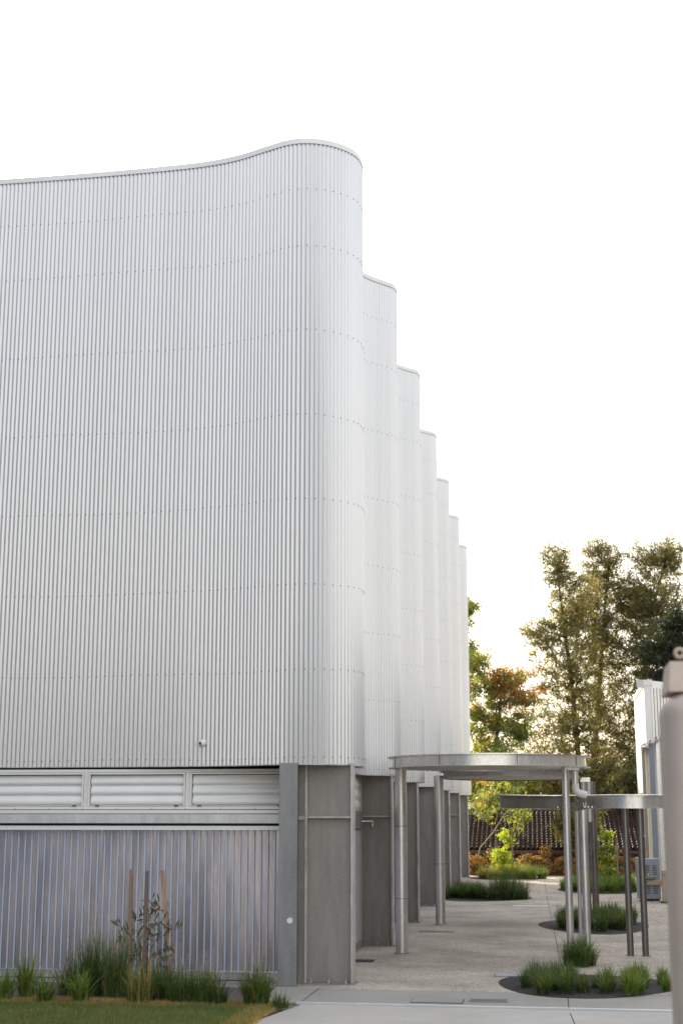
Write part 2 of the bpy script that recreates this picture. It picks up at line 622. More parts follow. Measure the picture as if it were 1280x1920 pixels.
ctrl = [(-22, 23.46), (-16, 23.44), (-9.5, 23.40), (-7.5, 23.34), (-6.4, 23.27), (-5.58, 23.18), (-4.95, 23.01), (-4.42, 22.75),
        (-3.96, 22.55), (-3.63, 22.54), (-3.28, 22.70), (-2.99, 23.01), (-2.88, 23.29), (-2.86, 23.55)]
for k in range(NB):
    t = 23.55 + STEP * k
    if k:
        ctrl += [(-3.49, t - 2.2), (-3.49, t - 1.35), (-3.46, t - 1.02), (-3.30, t - .74), (-3.09, t - .48), (-2.91, t - .24), (-2.86, t)]
    if k < NB - 1:
        ctrl += [(-2.90, t + .35), (-3.06, t + .66), (-3.30, t + .98), (-3.45, t + 1.35), (-3.49, t + 1.8), (-3.49, t + 3.0)]
tl = 23.55 + STEP * (NB - 1)
ctrl += [(-2.93, tl + .2), (-3.15, tl + .4), (-3.5, tl + .52), (-4.2, tl + .56), (-6, tl + .56), (-22, tl + .56)]
path = catmull(ctrl)


def resample(path, ds):
    L = [0]
    for a, b in zip(path, path[1:]):
        L.append(L[-1] + (b - a).length)
    n = int(L[-1] / ds)
    out = []
    j = 0
    for i in range(n + 1):
        s = i * ds
        while j < len(L) - 2 and L[j + 1] < s:
            j += 1
        k = (s - L[j]) / max(1e-9, L[j + 1] - L[j])
        out.append(path[j].lerp(path[j + 1], k))
    return out


def normals(pts):
    out = []
    for i in range(len(pts)):
        t = (pts[min(i + 1, len(pts) - 1)] - pts[max(i - 1, 0)]).normalized()
        out.append(Vector((t.y, -t.x)))
    return out


PITCHC = 0.0762
SEG = 12
cp = resample(path, PITCHC / SEG)
cn = normals(cp)


def crest(i):                       # corrugated profile: 0 at the valley, 1 on the crest
    return 0.5 - math.asin(0.95 * math.cos(2 * math.pi * i / SEG)) / (2 * math.asin(0.95))


hall = thing('corrugated_hall', 'tall wavy building clad in pale corrugated metal above grey steel columns', 'building', (-3.5, 23.5, 0))
sh = MB()
vs = []
for i, (p, n) in enumerate(zip(cp, cn)):
    q = p + n * (crest(i) * 0.027)
    vs += [(q.x, q.y, SOF), (q.x, q.y, TOP)]
fs = [(2 * i, 2 * i + 2, 2 * i + 3, 2 * i + 1) for i in range(len(cp) - 1)]
sh.add(vs, fs)
clad = sh.build('cladding', M_CLAD, hall, smooth=80)

# smooth line for the trims
sp = resample(path, 0.06)
sn = normals(sp)


def ribbon(offs, name, m, parent, smooth=30, closed=True):
    """sweep an (offset, z) profile along the plan line"""
    mb = MB()
    k = len(offs)
    for p, n in zip(sp, sn):
        for o, z in offs:
            q = p + n * o
            mb.v.append((q.x, q.y, z))
    for i in range(len(sp) - 1):
        for j in range(k if closed else k - 1):
            mb.f.append((i * k + j, (i + 1) * k + j, (i + 1) * k + (j + 1) % k, i * k + (j + 1) % k))
            mb.mi.append(0)
    return mb.build(name, m, parent, smooth=smooth)


ribbon([(0.034, TOP - .035), (0.034, TOP + .06), (-0.25, TOP + .05), (-0.25, TOP - .035)], 'parapet_cap', M_CAP, hall)
ribbon([(0.022, SOF - .012), (0.022, SOF + .002), (-0.10, SOF + .002), (-0.10, SOF - .012)], 'bottom_trim', M_EDGE, hall)


def poly_plate(name, z0, z1, inset, m):
    pts = [p - n * inset for p, n in zip(sp[::2], sn[::2])]
    n = len(pts)
    mb = MB()
    mb.add([(p.x, p.y, z0) for p in pts] + [(p.x, p.y, z1) for p in pts],
           [tuple(reversed(range(n))), tuple(range(n, 2 * n))] + [(i, (i + 1) % n, (i + 1) % n + n, i + n) for i in range(n)])
    return mb.build(name, m, hall)


poly_plate('soffit', SOF + 0.03, SOF + 0.16, 0.03, M_GALV)
poly_plate('roof', TOP - 0.9, TOP - 0.7, 0.03, M_CAP)

# fixing screws, two crests apart, in horizontal rows
sc = MB()
rows = [13.12, 12.07, 10.57, 9.1, 7.67, 6.25, 4.86, 3.46]
i = SEG // 2
ncrest = 0
while i < len(cp):
    p, n = cp[i], cn[i]
    if p.x > -12 and p.y < tl + .5 and (p.y < 24.2 or True):
        if ncrest % 2 == 0:
            q = p + n * 0.027
            t = Vector((-n.y, n.x))
            for r_i, z in enumerate(rows):
                zz = z + 0.012 * math.sin(p.x * 1.7 + r_i)
                w = 0.0105
                b3 = [(q + t * w * math.cos(a) + n * 0.001, zz + w * math.sin(a)) for a in [j * math.pi / 3 for j in range(6)]]
                b4 = [(v + n * 0.004, z_) for v, z_ in b3]
                sc.add([(v.x, v.y, z_) for v, z_ in b3 + b4],
                       [tuple(range(6, 12))] + [(j, (j + 1) % 6, (j + 1) % 6 + 6, j + 6) for j in range(6)])
    ncrest += 1
    i += SEG
o = sc.build('fixing_screws', M_SCREW, hall)
o['kind'] = 'stuff'

# inner solid core under the soffit (keeps daylight out)
MB().box(-22, -3.95, 24.1, tl + .4, -.2, SOF + .03).build('inner_wall', M_INNER, hall)

# ---- louvre windows
def blade_mesh(w, h, name='blade', d=0.05):
    mb = MB()
    n = 12
    for x in (0, w):
        for j in range(n):
            a = j / (n - 1)
            mb.v.append((x, -d * math.sin(math.pi * a ** .62), h * (1.06 * a - 0.03)))
    for j in range(n - 1):
        mb.f.append((j, n + j, n + j + 1, j + 1))
        mb.mi.append(0)
    return mb.mesh(name, M_BLADE, smooth=60)


YW = 23.30
z_hi, z_lo = 3.315, 2.665
x_edges = [at(157 - 190 * k, 1480, YW).x for k in range(6, -1, -1)]
mull = [at(161.5, 1480, YW).x, at(352, 1480, YW).x]
pitch_w = mull[1] - mull[0]
xs = [mull[0] - pitch_w * k for k in range(5, 0, -1)] + mull + [-4.0]
for wi in range(len(xs) - 1):
    x0, x1 = xs[wi], xs[wi + 1]
    wname = hall
    fr = MB()
    fr.box(x0, x1, YW, YW + .10, z_hi - .05, z_hi)
    fr.box(x0, x1, YW, YW + .10, z_lo, z_lo + .05)
    fr.box(x0, x0 + .035, YW, YW + .10, z_lo + .05, z_hi - .05)
    fr.box(x1 - .035, x1, YW, YW + .10, z_lo + .05, z_hi - .05)
    w = fr.build('louvre_window', M_ALU, hall, bevel=0.004)
    inn = MB()
    a0, a1, b0, b1 = x0 + .04, x1 - .04, z_lo + .055, z_hi - .055
    for (p0, p1, q0, q1) in ((a0, a1, b1 - .03, b1), (a0, a1, b0, b0 + .012), (a0, a0 + .03, b0 + .012, b1 - .03), (a1 - .03, a1, b0 + .012, b1 - .03)):
        inn.box(p0, p1, YW - .015, YW + .06, q0, q1)
    inn.build('inner_frame', M_ALU, w, bevel=0.003)
    MB().box(a0, a1, YW + .11, YW + .13, b0, b1).build('backing', M_DARK, w)
    g0, g1 = b0 + .018, b1 - .045
    bh = (g1 - g0) / 3
    me = blade_mesh(a1 - a0 - .08, bh)
    for j in range(3):
        bo = bpy.data.objects.new('blade', me)
        COL.objects.link(bo)
        bo.parent = w
        bo.location = (a0 + .04, YW + .07, g0 + bh * j)
    for hx in (a0 + .13, a1 - .18):
        MB().box(hx, hx + .07, YW - .028, YW - .014, b0 - .008, b0 + .010).build('latch', M_BLACK, w)

XL, XR = -16.0, -4.0
fl = MB().box(XL, XR, YW - .10, YW + .12, 2.595, 2.655)
fl.build('sill_flashing', M_ALU, hall, bevel=0.006)
MB().box(XL, XR, YW - .13, YW + .10, 2.44, 2.585).build('sill_beam', steel('sill_beam_zinc', (0.60, 0.59, 0.57), .45, .3), hall, bevel=0.004)
MB().box(XL, XR, YW - .05, YW + .10, 2.405, 2.435).build('shadow_gap', M_DARK, hall)
MB().box(XL, XR, YW - .09, YW + .12, 2.33, 2.40).build('head_flashing', M_WHITE, hall, bevel=0.005)
bl = MB()
bx = -9.8
while bx < XR:
    bl.tube([(bx, YW - .06, 2.655), (bx, YW - .06, 2.672)], .014, 6)
    bx += 0.58
bl.build('flashing_screws', M_SCREW, hall)['kind'] = 'stuff'
MB().box(XL, XR, YW - .03, YW + .12, 0.0, 0.12).build('base_flashing', M_GALVL, hall)

# ---- ribbed polycarbonate wall: broad pans with narrow raised ribs, one mesh per sheet
pr = 0.1135
x = XR - .02
prof = [(0, 0), (.074, 0), (.082, -.030), (.105, -.030), (.1130, 0)]
shn = 0
while x > XL:
    mb = MB()
    nr = 8
    for r_ in range(nr):
        for a, b in zip(prof, prof[1:] + [(pr, 0)]):
            xa, xb = x - pr * nr + r_ * pr + a[0], x - pr * nr + r_ * pr + b[0]
            ya, yb = YW + .05 + a[1], YW + .05 + b[1]
            rib = 1 if (a[1] < 0 and b[1] < 0) else 0
            mb.add([(xa, ya, .12), (xb, yb, .12), (xb, yb, 2.34), (xa, ya, 2.34)], [(0, 1, 2, 3)], rib)
    mb.build('polycarbonate_sheet', [M_POLY, M_POLYRIB], hall)
    x -= pr * nr
    shn += 1
MB().box(XL, XR, YW + .13, YW + .16, 0, 2.4).build('backing_wall', M_INNER, hall)

# ---- corner plates and steel columns
def column(x0, x1, yf, depth, z1, label, name='steel_column', stiff=True, tf=.034, group=None):
    """I section, web facing the viewer"""
    t = thing(name, label, 'column', ((x0 + x1) / 2, yf + depth / 2, 0), group)
    ym = yf + depth * .5
    MB().box(x0 + tf, x1 - tf, ym - .012, ym + .012, 0.02, z1).build('web', M_GALV, t)
    MB().box(x0, x0 + tf, yf, yf + depth, 0.02, z1).build('flange', M_EDGE, t, bevel=.004)
    MB().box(x1 - tf, x1, yf, yf + depth, 0.02, z1).build('flange', M_EDGE, t, bevel=.004)
    if stiff:
        for y0, y1 in ((yf + .008, ym - .0125), (ym + .0125, yf + depth - .008)):
            MB().box(x0 + tf + .001, x1 - tf - .001, y0, y1, 2.525, 2.55).build('stiffener', M_EDGE, t, bevel=.003)
    MB().box(x0 - .02, x1 + .03, yf - .03, yf + depth + .03, 0.0, 0.02).build('base_plate', M_GALV, t)
    bm = MB().tube([(0, 0, 0), (0, 0, .025)], .022, 6).tube([(0, 0, .025), (0, 0, .07)], .011, 8).mesh('anchor_bolt', M_GALVL)
    for bxp in (.07, .36, .64):
        bo = bpy.data.objects.new('anchor_bolt', bm)
        COL.objects.link(bo)
        bo.parent = t
        bo.location = (x0 + tf + (x1 - x0 - 2 * tf) * bxp / .7 * .97 - t.location.x, yf + .06 - t.location.y, .02)
    return t


column(-3.70, -2.935, 22.87, .34, SOF + .03, 'nearest broad grey steel column at the curved front corner of the hall')
ordn = ['second', 'third', 'fourth', 'fifth', 'sixth', 'seventh and farthest']
for k in range(1, NB):
    column(-3.64, -2.97, 23.55 + STEP * k - .40, .32, SOF + .03,
           '%s grey steel column from the front along the side of the hall' % ordn[k - 1], stiff=(k in (1, 5)))

t = thing('corner_column', 'flat grey steel column plate between the ribbed wall and the broad corner column', 'column', (-3.9, 22.6, 0))
MB().box(-4.045, -3.755, 22.47, 22.505, 0.0, SOF + .02).build('flange', steel('plate_steel', (0.26, 0.257, 0.25), 0.5, 0.5), t, bevel=.004)
MB().box(-3.83, -3.805, 22.506, 23.28, 0.0, SOF + .02).build('web', M_GALV, t)
MB().box(-3.804, -3.703, 22.90, 22.92, 0.0, SOF + .02).build('closure_plate', M_GALV, t)
MB().box(-3.80, -3.705, 22.85, 22.898, 2.50, 2.56).build('cleat', M_EDGE, t)
mb = MB().tube([(-3.86, 22.468, .98), (-3.86, 22.455, .98)], .045, 18)
mb.build('tag_disc', mat('white_scuff', (0.75, 0.73, 0.69), 0.6, var=.15, vscale=20), t)

# ---- side bays between the columns: louvre above, opal panel below
XS = -3.62
for k in range(NB - 1):
    y0 = (23.25 if k == 0 else 23.55 + STEP * k - .05)
    y1 = 23.55 + STEP * (k + 1) - .43
    bay = hall
    p = MB().box(XS - .05, XS, y0, y1, .12, 2.28).build('side_panel', M_LAV, hall)
    MB().box(XS - .06, XS + .07, y0, y1, 0.0, .12).build('side_plinth', M_GALV, hall)
    MB().box(XS - .06, XS + .05, y0, y1, 2.30, 2.58).build('side_beam', M_GALV, hall)
    ny = 5
    for j in range(ny):
        ya, yb = y0 + (y1 - y0) * j / ny, y0 + (y1 - y0) * (j + 1) / ny
        f = MB()
        f.box(XS - .06, XS + .012, ya, yb, 2.585, 2.64)
        f.box(XS - .06, XS + .012, ya, yb, 3.30, 3.36)
        f.box(XS - .06, XS + .035, ya, ya + .03, 2.64, 3.30)
        f.box(XS - .06, XS + .035, yb - .03, yb, 2.64, 3.30)
        wo_ = f.build('side_louvre', M_BROWN, hall)
        for b_ in range(3):
            z0 = 2.645 + .218 * b_
            mb = MB()
            n_ = 6
            for yy in (ya + .03, yb - .03):
                for q in range(n_):
                    a = q / (n_ - 1)
                    mb.v.append((XS - .03 + .035 * math.sin(math.pi * a), yy, z0 + .222 * a))
            for q in range(n_ - 1):
                mb.f.append((q, n_ + q, n_ + q + 1, q + 1))
                mb.mi.append(0)
            mb.build('blade', M_BLADE, wo_, smooth=60)
    MB().box(XS + .001, XS + .03, y1 - .05, y1 - .01, .12, 2.28).build('panel_trim', M_BROWN, hall)
MB().box(XS - .09, XS - .065, 23.3, tl, 0, SOF).build('side_lining', M_INNER, hall)
MB().box(-3.40, -3.02, 26.3, 26.75, -.01, .006).build('dark_ground_patch', M_DARK, hall)  # flat dark rectangle on the paving between the first two columns
cl = MB().tube([(-3.62, 29.32, 2.44), (-3.36, 29.4, 2.44)], .022, 10).tube([(-3.37, 29.4, 2.34), (-3.37, 29.4, 2.46)], .03, 10)
cl.build('clamp', M_GALVL, hall)

# ---- security camera
c0 = at(385, 1394, 23.26)
t = thing('security_camera', 'small white dome security camera on the corrugated front wall', 'camera', (c0.x, c0.y, c0.z))
YC = 23.16
MB().tube([(c0.x, YC + .04, c0.z), (c0.x, YC - .03, c0.z)], [.062, .058], 24).build('mount', M_WHITE, t, smooth=40)
bm = bmesh.new()
bmesh.ops.create_uvsphere(bm, u_segments=20, v_segments=14, radius=.056)
bmesh.ops.translate(bm, verts=bm.verts, vec=(c0.x, YC - .06, c0.z))
me = bpy.data.meshes.new('ball')
bm.to_mesh(me)
bm.free()
me.materials.append(M_WHITE)
me.polygons.foreach_set('use_smooth', [True] * len(me.polygons))
link('ball', me, t)
d = Vector((-.72, -.68, -.12)).normalized()
cc = Vector((c0.x, YC - .06, c0.z))
MB().tube([cc + d * .045, cc + d * .060], [.026, .024], 18).build('lens', M_BLACK, t, smooth=40)

# ------------------------------------------------------------------ wing added out of view on the left, darkens the left rib flanks
wg = thing('unseen_shade_wing', 'unseen slate grey wing added to shade the hall front from the left', 'building', (-16, 5, 0))
MB().box(-30, -16.5, -20, 22.6, -.05, 18).build('wall', mat('unseen_wing_slate', (0.25, 0.30, 0.37), .8, col2=(.20, .24, .30), vscale=2), wg)
MB().box(-30.2, -16.3, -20.2, 22.8, 18, 18.25).build('roof', M_CAP, wg)

# ------------------------------------------------------------------ canopies
def post(name, label, base, r, z1, m, cat='post', tilt=None, weld=(), collar=False):
    t = thing(name, label, cat, base)
    b = Vector(base)
    top = b + Vector((0, 0, z1))
    MB().tube([b, top], r, 32).build('shaft', m, t, smooth=40)
    for z in weld:
        MB().tube([b + Vector((0, 0, z)), b + Vector((0, 0, z + .012))], r + .004, 32).build('weld_ring', M_GALV, t, smooth=40)
    MB().tube([b, b + Vector((0, 0, .012))], r + .035, 32).build('base_plate', M_GALV, t, smooth=40)
    return t


def canopy(name, label, cx, cy, rx, ry, z0, z1, segs=96, m=None):
    m = m or M_GALVL
    t = thing(name, label, 'canopy', (cx, cy, z0))
    prof = [(-.10, z0), (0.0, z0), (0.0, z0 + .014), (-.085, z0 + .016), (-.085, z1 - .018), (0.0, z1 - .016), (0.0, z1), (-.10, z1)]
    mb = MB()
    n = len(prof)
    for i in range(segs):
        a = 2 * math.pi * i / segs
        for o, z in prof:
            mb.v.append((cx + (rx + o) * math.cos(a), cy + (ry + o) * math.sin(a), z))
    for i in range(segs):
        j = (i + 1) % segs
        for q in range(n):
            mb.f.append((i * n + q, j * n + q, j * n + (q + 1) % n, i * n + (q + 1) % n))
            mb.mi.append(0)
    mb.build('ring_beam', m, t, smooth=30)
    mb = MB()                        # roof sheet and underside
    R = 10
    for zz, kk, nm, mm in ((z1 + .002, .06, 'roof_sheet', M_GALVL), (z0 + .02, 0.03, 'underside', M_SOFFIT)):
        mb = MB()
        mb.v.append((cx, cy, zz + kk))
        for r_ in range(1, R + 1):
            for i in range(segs):
                a = 2 * math.pi * i / segs
                q = r_ / R
                ww = 1.012 if nm == 'roof_sheet' else .95
                mb.v.append((cx + rx * ww * q * math.cos(a), cy + ry * ww * q * math.sin(a), zz + kk * (1 - q * q)))
        for i in range(segs):
            mb.f.append((0, 1 + i, 1 + (i + 1) % segs))
            mb.mi.append(0)
        for r_ in range(R - 1):
            for i in range(segs):
                a = 1 + r_ * segs
                b = a + segs
                mb.f.append((a + i, b + i, b + (i + 1) % segs, a + (i + 1) % segs))
                mb.mi.append(0)
        mb.build(nm, mm, t, smooth=40)
    for i in range(8):               # splice plates on the web
        a = 2 * math.pi * (i + .4) / 8
        ca, sa = math.cos(a), math.sin(a)
        T = Matrix.Translation((cx + (rx - .082) * ca, cy + (ry - .082) * sa, 0)) @ Matrix.Rotation(a, 4, 'Z')
        MB().box(-.004, .006, -.006, .006, z0 + .02, z1 - .02, 0, T).build('splice', M_GALV, t)
    return t


canopy('canopy_disc', 'near round galvanised steel canopy disc carried on round posts', -.93, 27.5, 1.9, 1.9, 3.43, 3.635)
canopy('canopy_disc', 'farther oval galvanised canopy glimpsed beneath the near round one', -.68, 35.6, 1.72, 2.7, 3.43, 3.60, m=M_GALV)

post('canopy_post', 'thick round steel post at the left edge of the near canopy', (-2.66, 28.05, 0), .118, 3.62, M_POST, weld=(1.0, 2.35))
post('canopy_post', 'round steel post under the left end of the farther canopy', (-2.42, 35.4, 0), .118, 3.5, M_POST, weld=(1.4,))
p3 = at(1070, 1800, 27.3)
post('canopy_post', 'round steel post with rainwater bracket at the right edge of the near canopy', (p3.x, 27.3, 0), .068, 3.45, M_POST)
p4 = at(1101.5, 1795, 27.8)
post('beam_post', 'round steel post under the splice of the curved beam', (p4.x, 27.8, 0), .068, 2.66, M_POST)
p4b = at(1089.5, 1790, 28.4)
post('down_pipe', 'slim steel downpipe beside the splice of the curved beam', (p4b.x, 28.4, 0), .038, 2.64, M_POST, cat='pipe')
p5 = at(1182, 1792, 28.1)
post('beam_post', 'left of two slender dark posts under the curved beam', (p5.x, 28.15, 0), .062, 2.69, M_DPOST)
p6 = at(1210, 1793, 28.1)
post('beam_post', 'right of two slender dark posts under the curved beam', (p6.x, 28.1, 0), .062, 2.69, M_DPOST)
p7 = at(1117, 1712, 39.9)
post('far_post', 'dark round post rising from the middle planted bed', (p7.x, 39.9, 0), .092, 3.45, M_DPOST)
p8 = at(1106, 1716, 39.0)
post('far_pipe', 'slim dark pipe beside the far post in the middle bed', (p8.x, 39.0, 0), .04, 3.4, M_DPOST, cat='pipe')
p9 = at(1091, 1640, 35.6)
t = thing('gutter_box', 'small steel gutter box at the right end of the farther canopy', 'gutter box', (p9.x, 35.6, 3.2))
q = at(1096, 1462, 35.6)
MB().box(q.x - .12, q.x + .12, 35.5, 35.72, q.z - .06, q.z + .05).build('box', M_GALVL, t, bevel=.006)
MB().tube([(q.x - .05, 35.6, q.z - .05), (q.x - .05, 35.6, 0)], .055, 16).build('pipe', M_POST, t, smooth=40)
MB().tube([(q.x + .08, 35.6, q.z - .05), (q.x + .08, 35.6, 2.4)], .05, 16).build('pipe', M_POST, t, smooth=40)

# rainwater outlet of the near canopy: bracket + white elbow
b0 = at(1072, 1440, 27.25)
t = thing('rain_outlet', 'white plastic elbow pipe hanging from the bracket of the near canopy', 'pipe', (b0.x, b0.y, b0.z - .4))
bz = at(1060, 1444, 27.2).z
MB().box(at(1058, 1440, 27.2).x, at(1085, 1440, 27.2).x, 27.12, 27.34, bz - .0, at(1060, 1435, 27.2).z).build('bracket', M_GALVL, t, bevel=.005)
ex = at(1077.5, 1460, 27.25).x
ez = at(1077, 1480, 27.25).z
mb = MB().tube([(ex, 27.25, bz + .01), (ex, 27.25, ez + .08)], .058, 20)
mb.build('drop_pipe', M_POST, t, smooth=40)
pts = [(ex, 27.25, ez + .10), (ex, 27.25, ez + .03)]
for i in range(1, 8):
    a = i / 7 * math.radians(72)
    pts.append((ex + .11 * (1 - math.cos(a)), 27.25, ez + .03 - .11 * math.sin(a)))
e = Vector(pts[-1])
pts.append(tuple(e + Vector((.13, 0, -.035))))
MB().tube(pts, .066, 20).build('elbow', M_PVC, t, smooth=40)

# serpentine beam
sb = [(937, 27.0), (955, 27.7), (985, 28.3), (1030, 28.75), (1065, 28.7), (1090, 28.45), (1120, 28.1), (1160, 27.85), (1205, 27.8), (1250, 28.0), (1300, 28.6), (1340, 29.5)]
bp_ = catmull([(at(x, 1505, y).x, y) for x, y in sb], .05)
bn = normals(bp_)
t = thing('curved_beam', 'low serpentine galvanised steel beam passing behind the right canopy post', 'beam', (bp_[len(bp_) // 2].x, bp_[len(bp_) // 2].y, 2.69))


def sweep(pts, nrm, prof, i0, i1):
    mb = MB()
    k = len(prof)
    for i in range(i0, i1):
        for o_, z in prof:
            q = pts[i] + nrm[i] * o_
            mb.v.append((q.x, q.y, z))
    m_ = i1 - i0
    for i in range(m_ - 1):
        for j in range(k):
            mb.f.append((i * k + j, (i + 1) * k + j, (i + 1) * k + (j + 1) % k, i * k + (j + 1) % k))
            mb.mi.append(0)
    mb.f.append(tuple(reversed(range(k))))
    mb.f.append(tuple((m_ - 1) * k + j for j in range(k)))
    mb.mi += [0, 0]
    return mb


zb0, zb1 = 2.69, 2.925
ipf = [(.09, zb0), (.09, zb0 + .014), (.012, zb0 + .016), (.012, zb1 - .016), (.09, zb1 - .014), (.09, zb1), (-.09, zb1), (-.09, zb1 - .014),
       (-.012, zb1 - .016), (-.012, zb0 + .016), (-.09, zb0 + .014), (-.09, zb0)]
si = min(range(len(bp_)), key=lambda i: abs(bp_[i].x - at(1083, 1505, 28.5).x))
o = sweep(bp_, bn, ipf, 0, si - 1).build('left_length', M_GALV, t, smooth=30)  # shade on this length is put into its darker steel colour
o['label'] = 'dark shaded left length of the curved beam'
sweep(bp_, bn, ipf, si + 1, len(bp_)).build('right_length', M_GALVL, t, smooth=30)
mid = bp_[si]
T = Matrix.Translation((mid.x, mid.y, 0)) @ Matrix.Rotation(math.atan2(bn[si].y, bn[si].x), 4, 'Z')
MB().box(.02, .055, -.20, .20, zb0 + .02, zb0 + .12, 0, T).build('splice_plate', M_GALVL, t, bevel=.004)
MB().box(-.08, .08, -.22, .22, zb0 - .028, zb0 - .002, 0, T).build('splice_plate', M_GALVL, t, bevel=.004)
bm = MB().tube([(0, 0, 0), (0, 0, .03)], .022, 6).mesh('bolt', M_GALVL)
for u_ in (-.45, -.36, -.27, .27, .36, .45):
    k = si + int(u_ / .05)
    for zq in ((zb0 + .016,) if abs(u_) < .4 else (zb0 + .016, )):
        bo = bpy.data.objects.new('bolt', bm)
        COL.objects.link(bo)
        bo.parent = t
        bo.location = Vector((bp_[k].x + bn[k].x * .055, bp_[k].y + bn[k].y * .055, zq)) - t.location
sweep([p_ for p_ in bp_], bn, [(.13, zb1 + .004), (.13, zb1 + .012), (-.25, zb1 + .03), (-.25, zb1 + .022)], 0, len(bp_)).build('top_flashing', M_GALVL, t, smooth=30)

# ------------------------------------------------------------------ building on the right
A = at(1207, 1279, 52.0)
B = at(1187.5, 1311, 59.5)
D = at(1300, 1287, 54.6)
zt = A.z
rb = thing('side_building', 'white building with ribbed wall and raked eave behind the near pillar', 'building', (A.x, A.y, 0))


def quadbox(a, b, z0, z1, th, name, m, parent, z0b=None, z1b=None):
    """vertical slab from plan point a to b, thickness th to the right of a->b"""
    a, b = Vector((a[0], a[1])), Vector((b[0], b[1]))
    tdir = (b - a).normalized()
    n = Vector((tdir.y, -tdir.x)) * th
    z0b = z0 if z0b is None else z0b
    z1b = z1 if z1b is None else z1b
    vs = [(a.x, a.y, z0), (b.x, b.y, z0b), (b.x + n.x, b.y + n.y, z0b), (a.x + n.x, a.y + n.y, z0),
          (a.x, a.y, z1), (b.x, b.y, z1b), (b.x + n.x, b.y + n.y, z1b), (a.x + n.x, a.y + n.y, z1)]
    return MB().add(vs, [(0, 3, 2, 1), (4, 5, 6, 7), (0, 1, 5, 4), (1, 2, 6, 5), (2, 3, 7, 6), (3, 0, 4, 7)]).build(name, m, parent)


zw = at(1200, 1485, 54).z
quadbox(A, B, zw, zt - .12, .2, 'side_wall', M_WHITE, rb)
quadbox((A.x - .03, A.y - .03), (B.x - .03, B.y), zt - .12, zt + .08, .3, 'side_fascia', M_ALU, rb)
quadbox((A.x - .03, A.y - .04), (D.x, D.y - .04), zt - .18, zt + .08, -.3, 'front_fascia', M_ALU, rb)
# ribbed front wall with raked lower edge
zl, zr = at(1204, 1408, 52).z, at(1243, 1379, 53).z
zD = zl + (zr - zl) * ((D - A).length / (Vector((at(1243, 1379, 53).x, 53, 0)) - Vector((A.x, A.y, 0))).length)
zD = min(zD, zt - .5)
mb = MB()
L_ = (Vector((D.x, D.y)) - Vector((A.x, A.y))).length
td = (Vector((D.x, D.y)) - Vector((A.x, A.y))).normalized()
nd = Vector((td.y, -td.x))
s_ = 0.0
pf = []
while s_ < L_:
    pf += [(s_, 0), (s_ + .145, 0), (s_ + .15, -.055), (s_ + .195, -.055)]
    s_ += .2
vs = []
for s_, o_ in pf:
    q = Vector((A.x, A.y)) + td * s_ + nd * o_
    vs += [(q.x, q.y, zl + (zD - zl) * min(1, s_ / L_)), (q.x, q.y, zt - .17)]
mb.add(vs, [(2 * i, 2 * i + 2, 2 * i + 3, 2 * i + 1) for i in range(len(pf) - 1)])
mb.build('ribbed_wall', M_CLAD, rb)
quadbox((A.x + td.x * .0, A.y + td.y * .0), (A.x + td.x * .12, A.y + td.y * .12), zl, zt - .17, -.02, 'corner_trim', M_ALU, rb)
# scalloped edge of the raked eave: small curved troughs carried in front of the wall
YEV = 51.2
for i in range(16):
    x0 = 1199.5 + 5.3 * i
    q0, q1 = at(x0, 1401 - 5.3 * i * .56, YEV), at(x0 + 5.0, 1401 - 5.3 * (i + 1) * .56, YEV)
    w_ = (q1.x - q0.x) / 2
    xc, zc = (q0.x + q1.x) / 2, (q0.z + q1.z) / 2
    mb = MB()
    for a in [j * math.pi / 6 for j in range(7)]:
        px_, pz_ = xc - w_ * math.cos(a), zc - .15 * math.sin(a)
        mb.v += [(px_, YEV, pz_), (px_ + .05, YEV + .9, pz_ + .02), (px_, YEV, pz_ - .018)]
    for j in range(6):
        mb.f += [(3 * j, 3 * j + 1, 3 * j + 4, 3 * j + 3), (3 * j + 2, 3 * j, 3 * j + 3, 3 * j + 5)]
        mb.mi += [0, 0]
    mb.add([(q0.x, YEV - .01, q0.z - .02), (q1.x, YEV - .01, q1.z - .02), (q1.x, YEV - .01, q1.z + .05), (q0.x, YEV - .01, q0.z + .05)], [(0, 1, 2, 3)])
    mb.build('eave_scallop', M_GALV if i % 2 else M_ALU, rb, smooth=60)
# posts and infill under the eave
for (xa, xb, yy, m_, nm) in ((1203.5, 1210, 51.35, M_GALV, 'post'), (1210.3, 1216, 51.75, mat('cream_strip', (0.70, 0.66, 0.52), .6), 'cream_strip'),
                             (1216.5, 1227.5, 51.3, mat('blue_grey_post', (0.22, 0.25, 0.29), .5, .3), 'post'), (1227.5, 1231, 51.7, M_ALU, 'strip'),
                             (1231, 1243, 51.65, M_GALVL, 'infill_panel'), (1243, 1249, 51.3, MATS['blue_grey_post'], 'post'), (1249, 1300, 51.65, M_GALVL, 'infill_panel')):
    a, b = at(xa, 1450, yy), at(xb, 1450, yy)
    MB().box(a.x, b.x, yy, yy + .12, 0, at(xa, 1403 - (xa - 1199.5) * .56, yy).z).build(nm, m_, rb)
MB().box(A.x + .12, A.x + 2.5, 54.6, 54.8, 0, zt - .3).build('rear_wall', M_ALU, rb)
MB().box(8.2, 18, 8.0, 50.5, -.05, 6.2).build('added_dark_wing', mat('added_wing_grey', (0.20, 0.20, 0.20), .8, var=.1), rb)  # added block out of view, darkens what the round posts reflect on the right
MB().add([(A.x, A.y, zt - .1), (D.x, D.y, zt - .1), (D.x + 3, D.y + 8, zt - .1), (B.x, B.y, zt - .1)], [(0, 1, 2, 3)]).build('roof', M_CAP, rb)

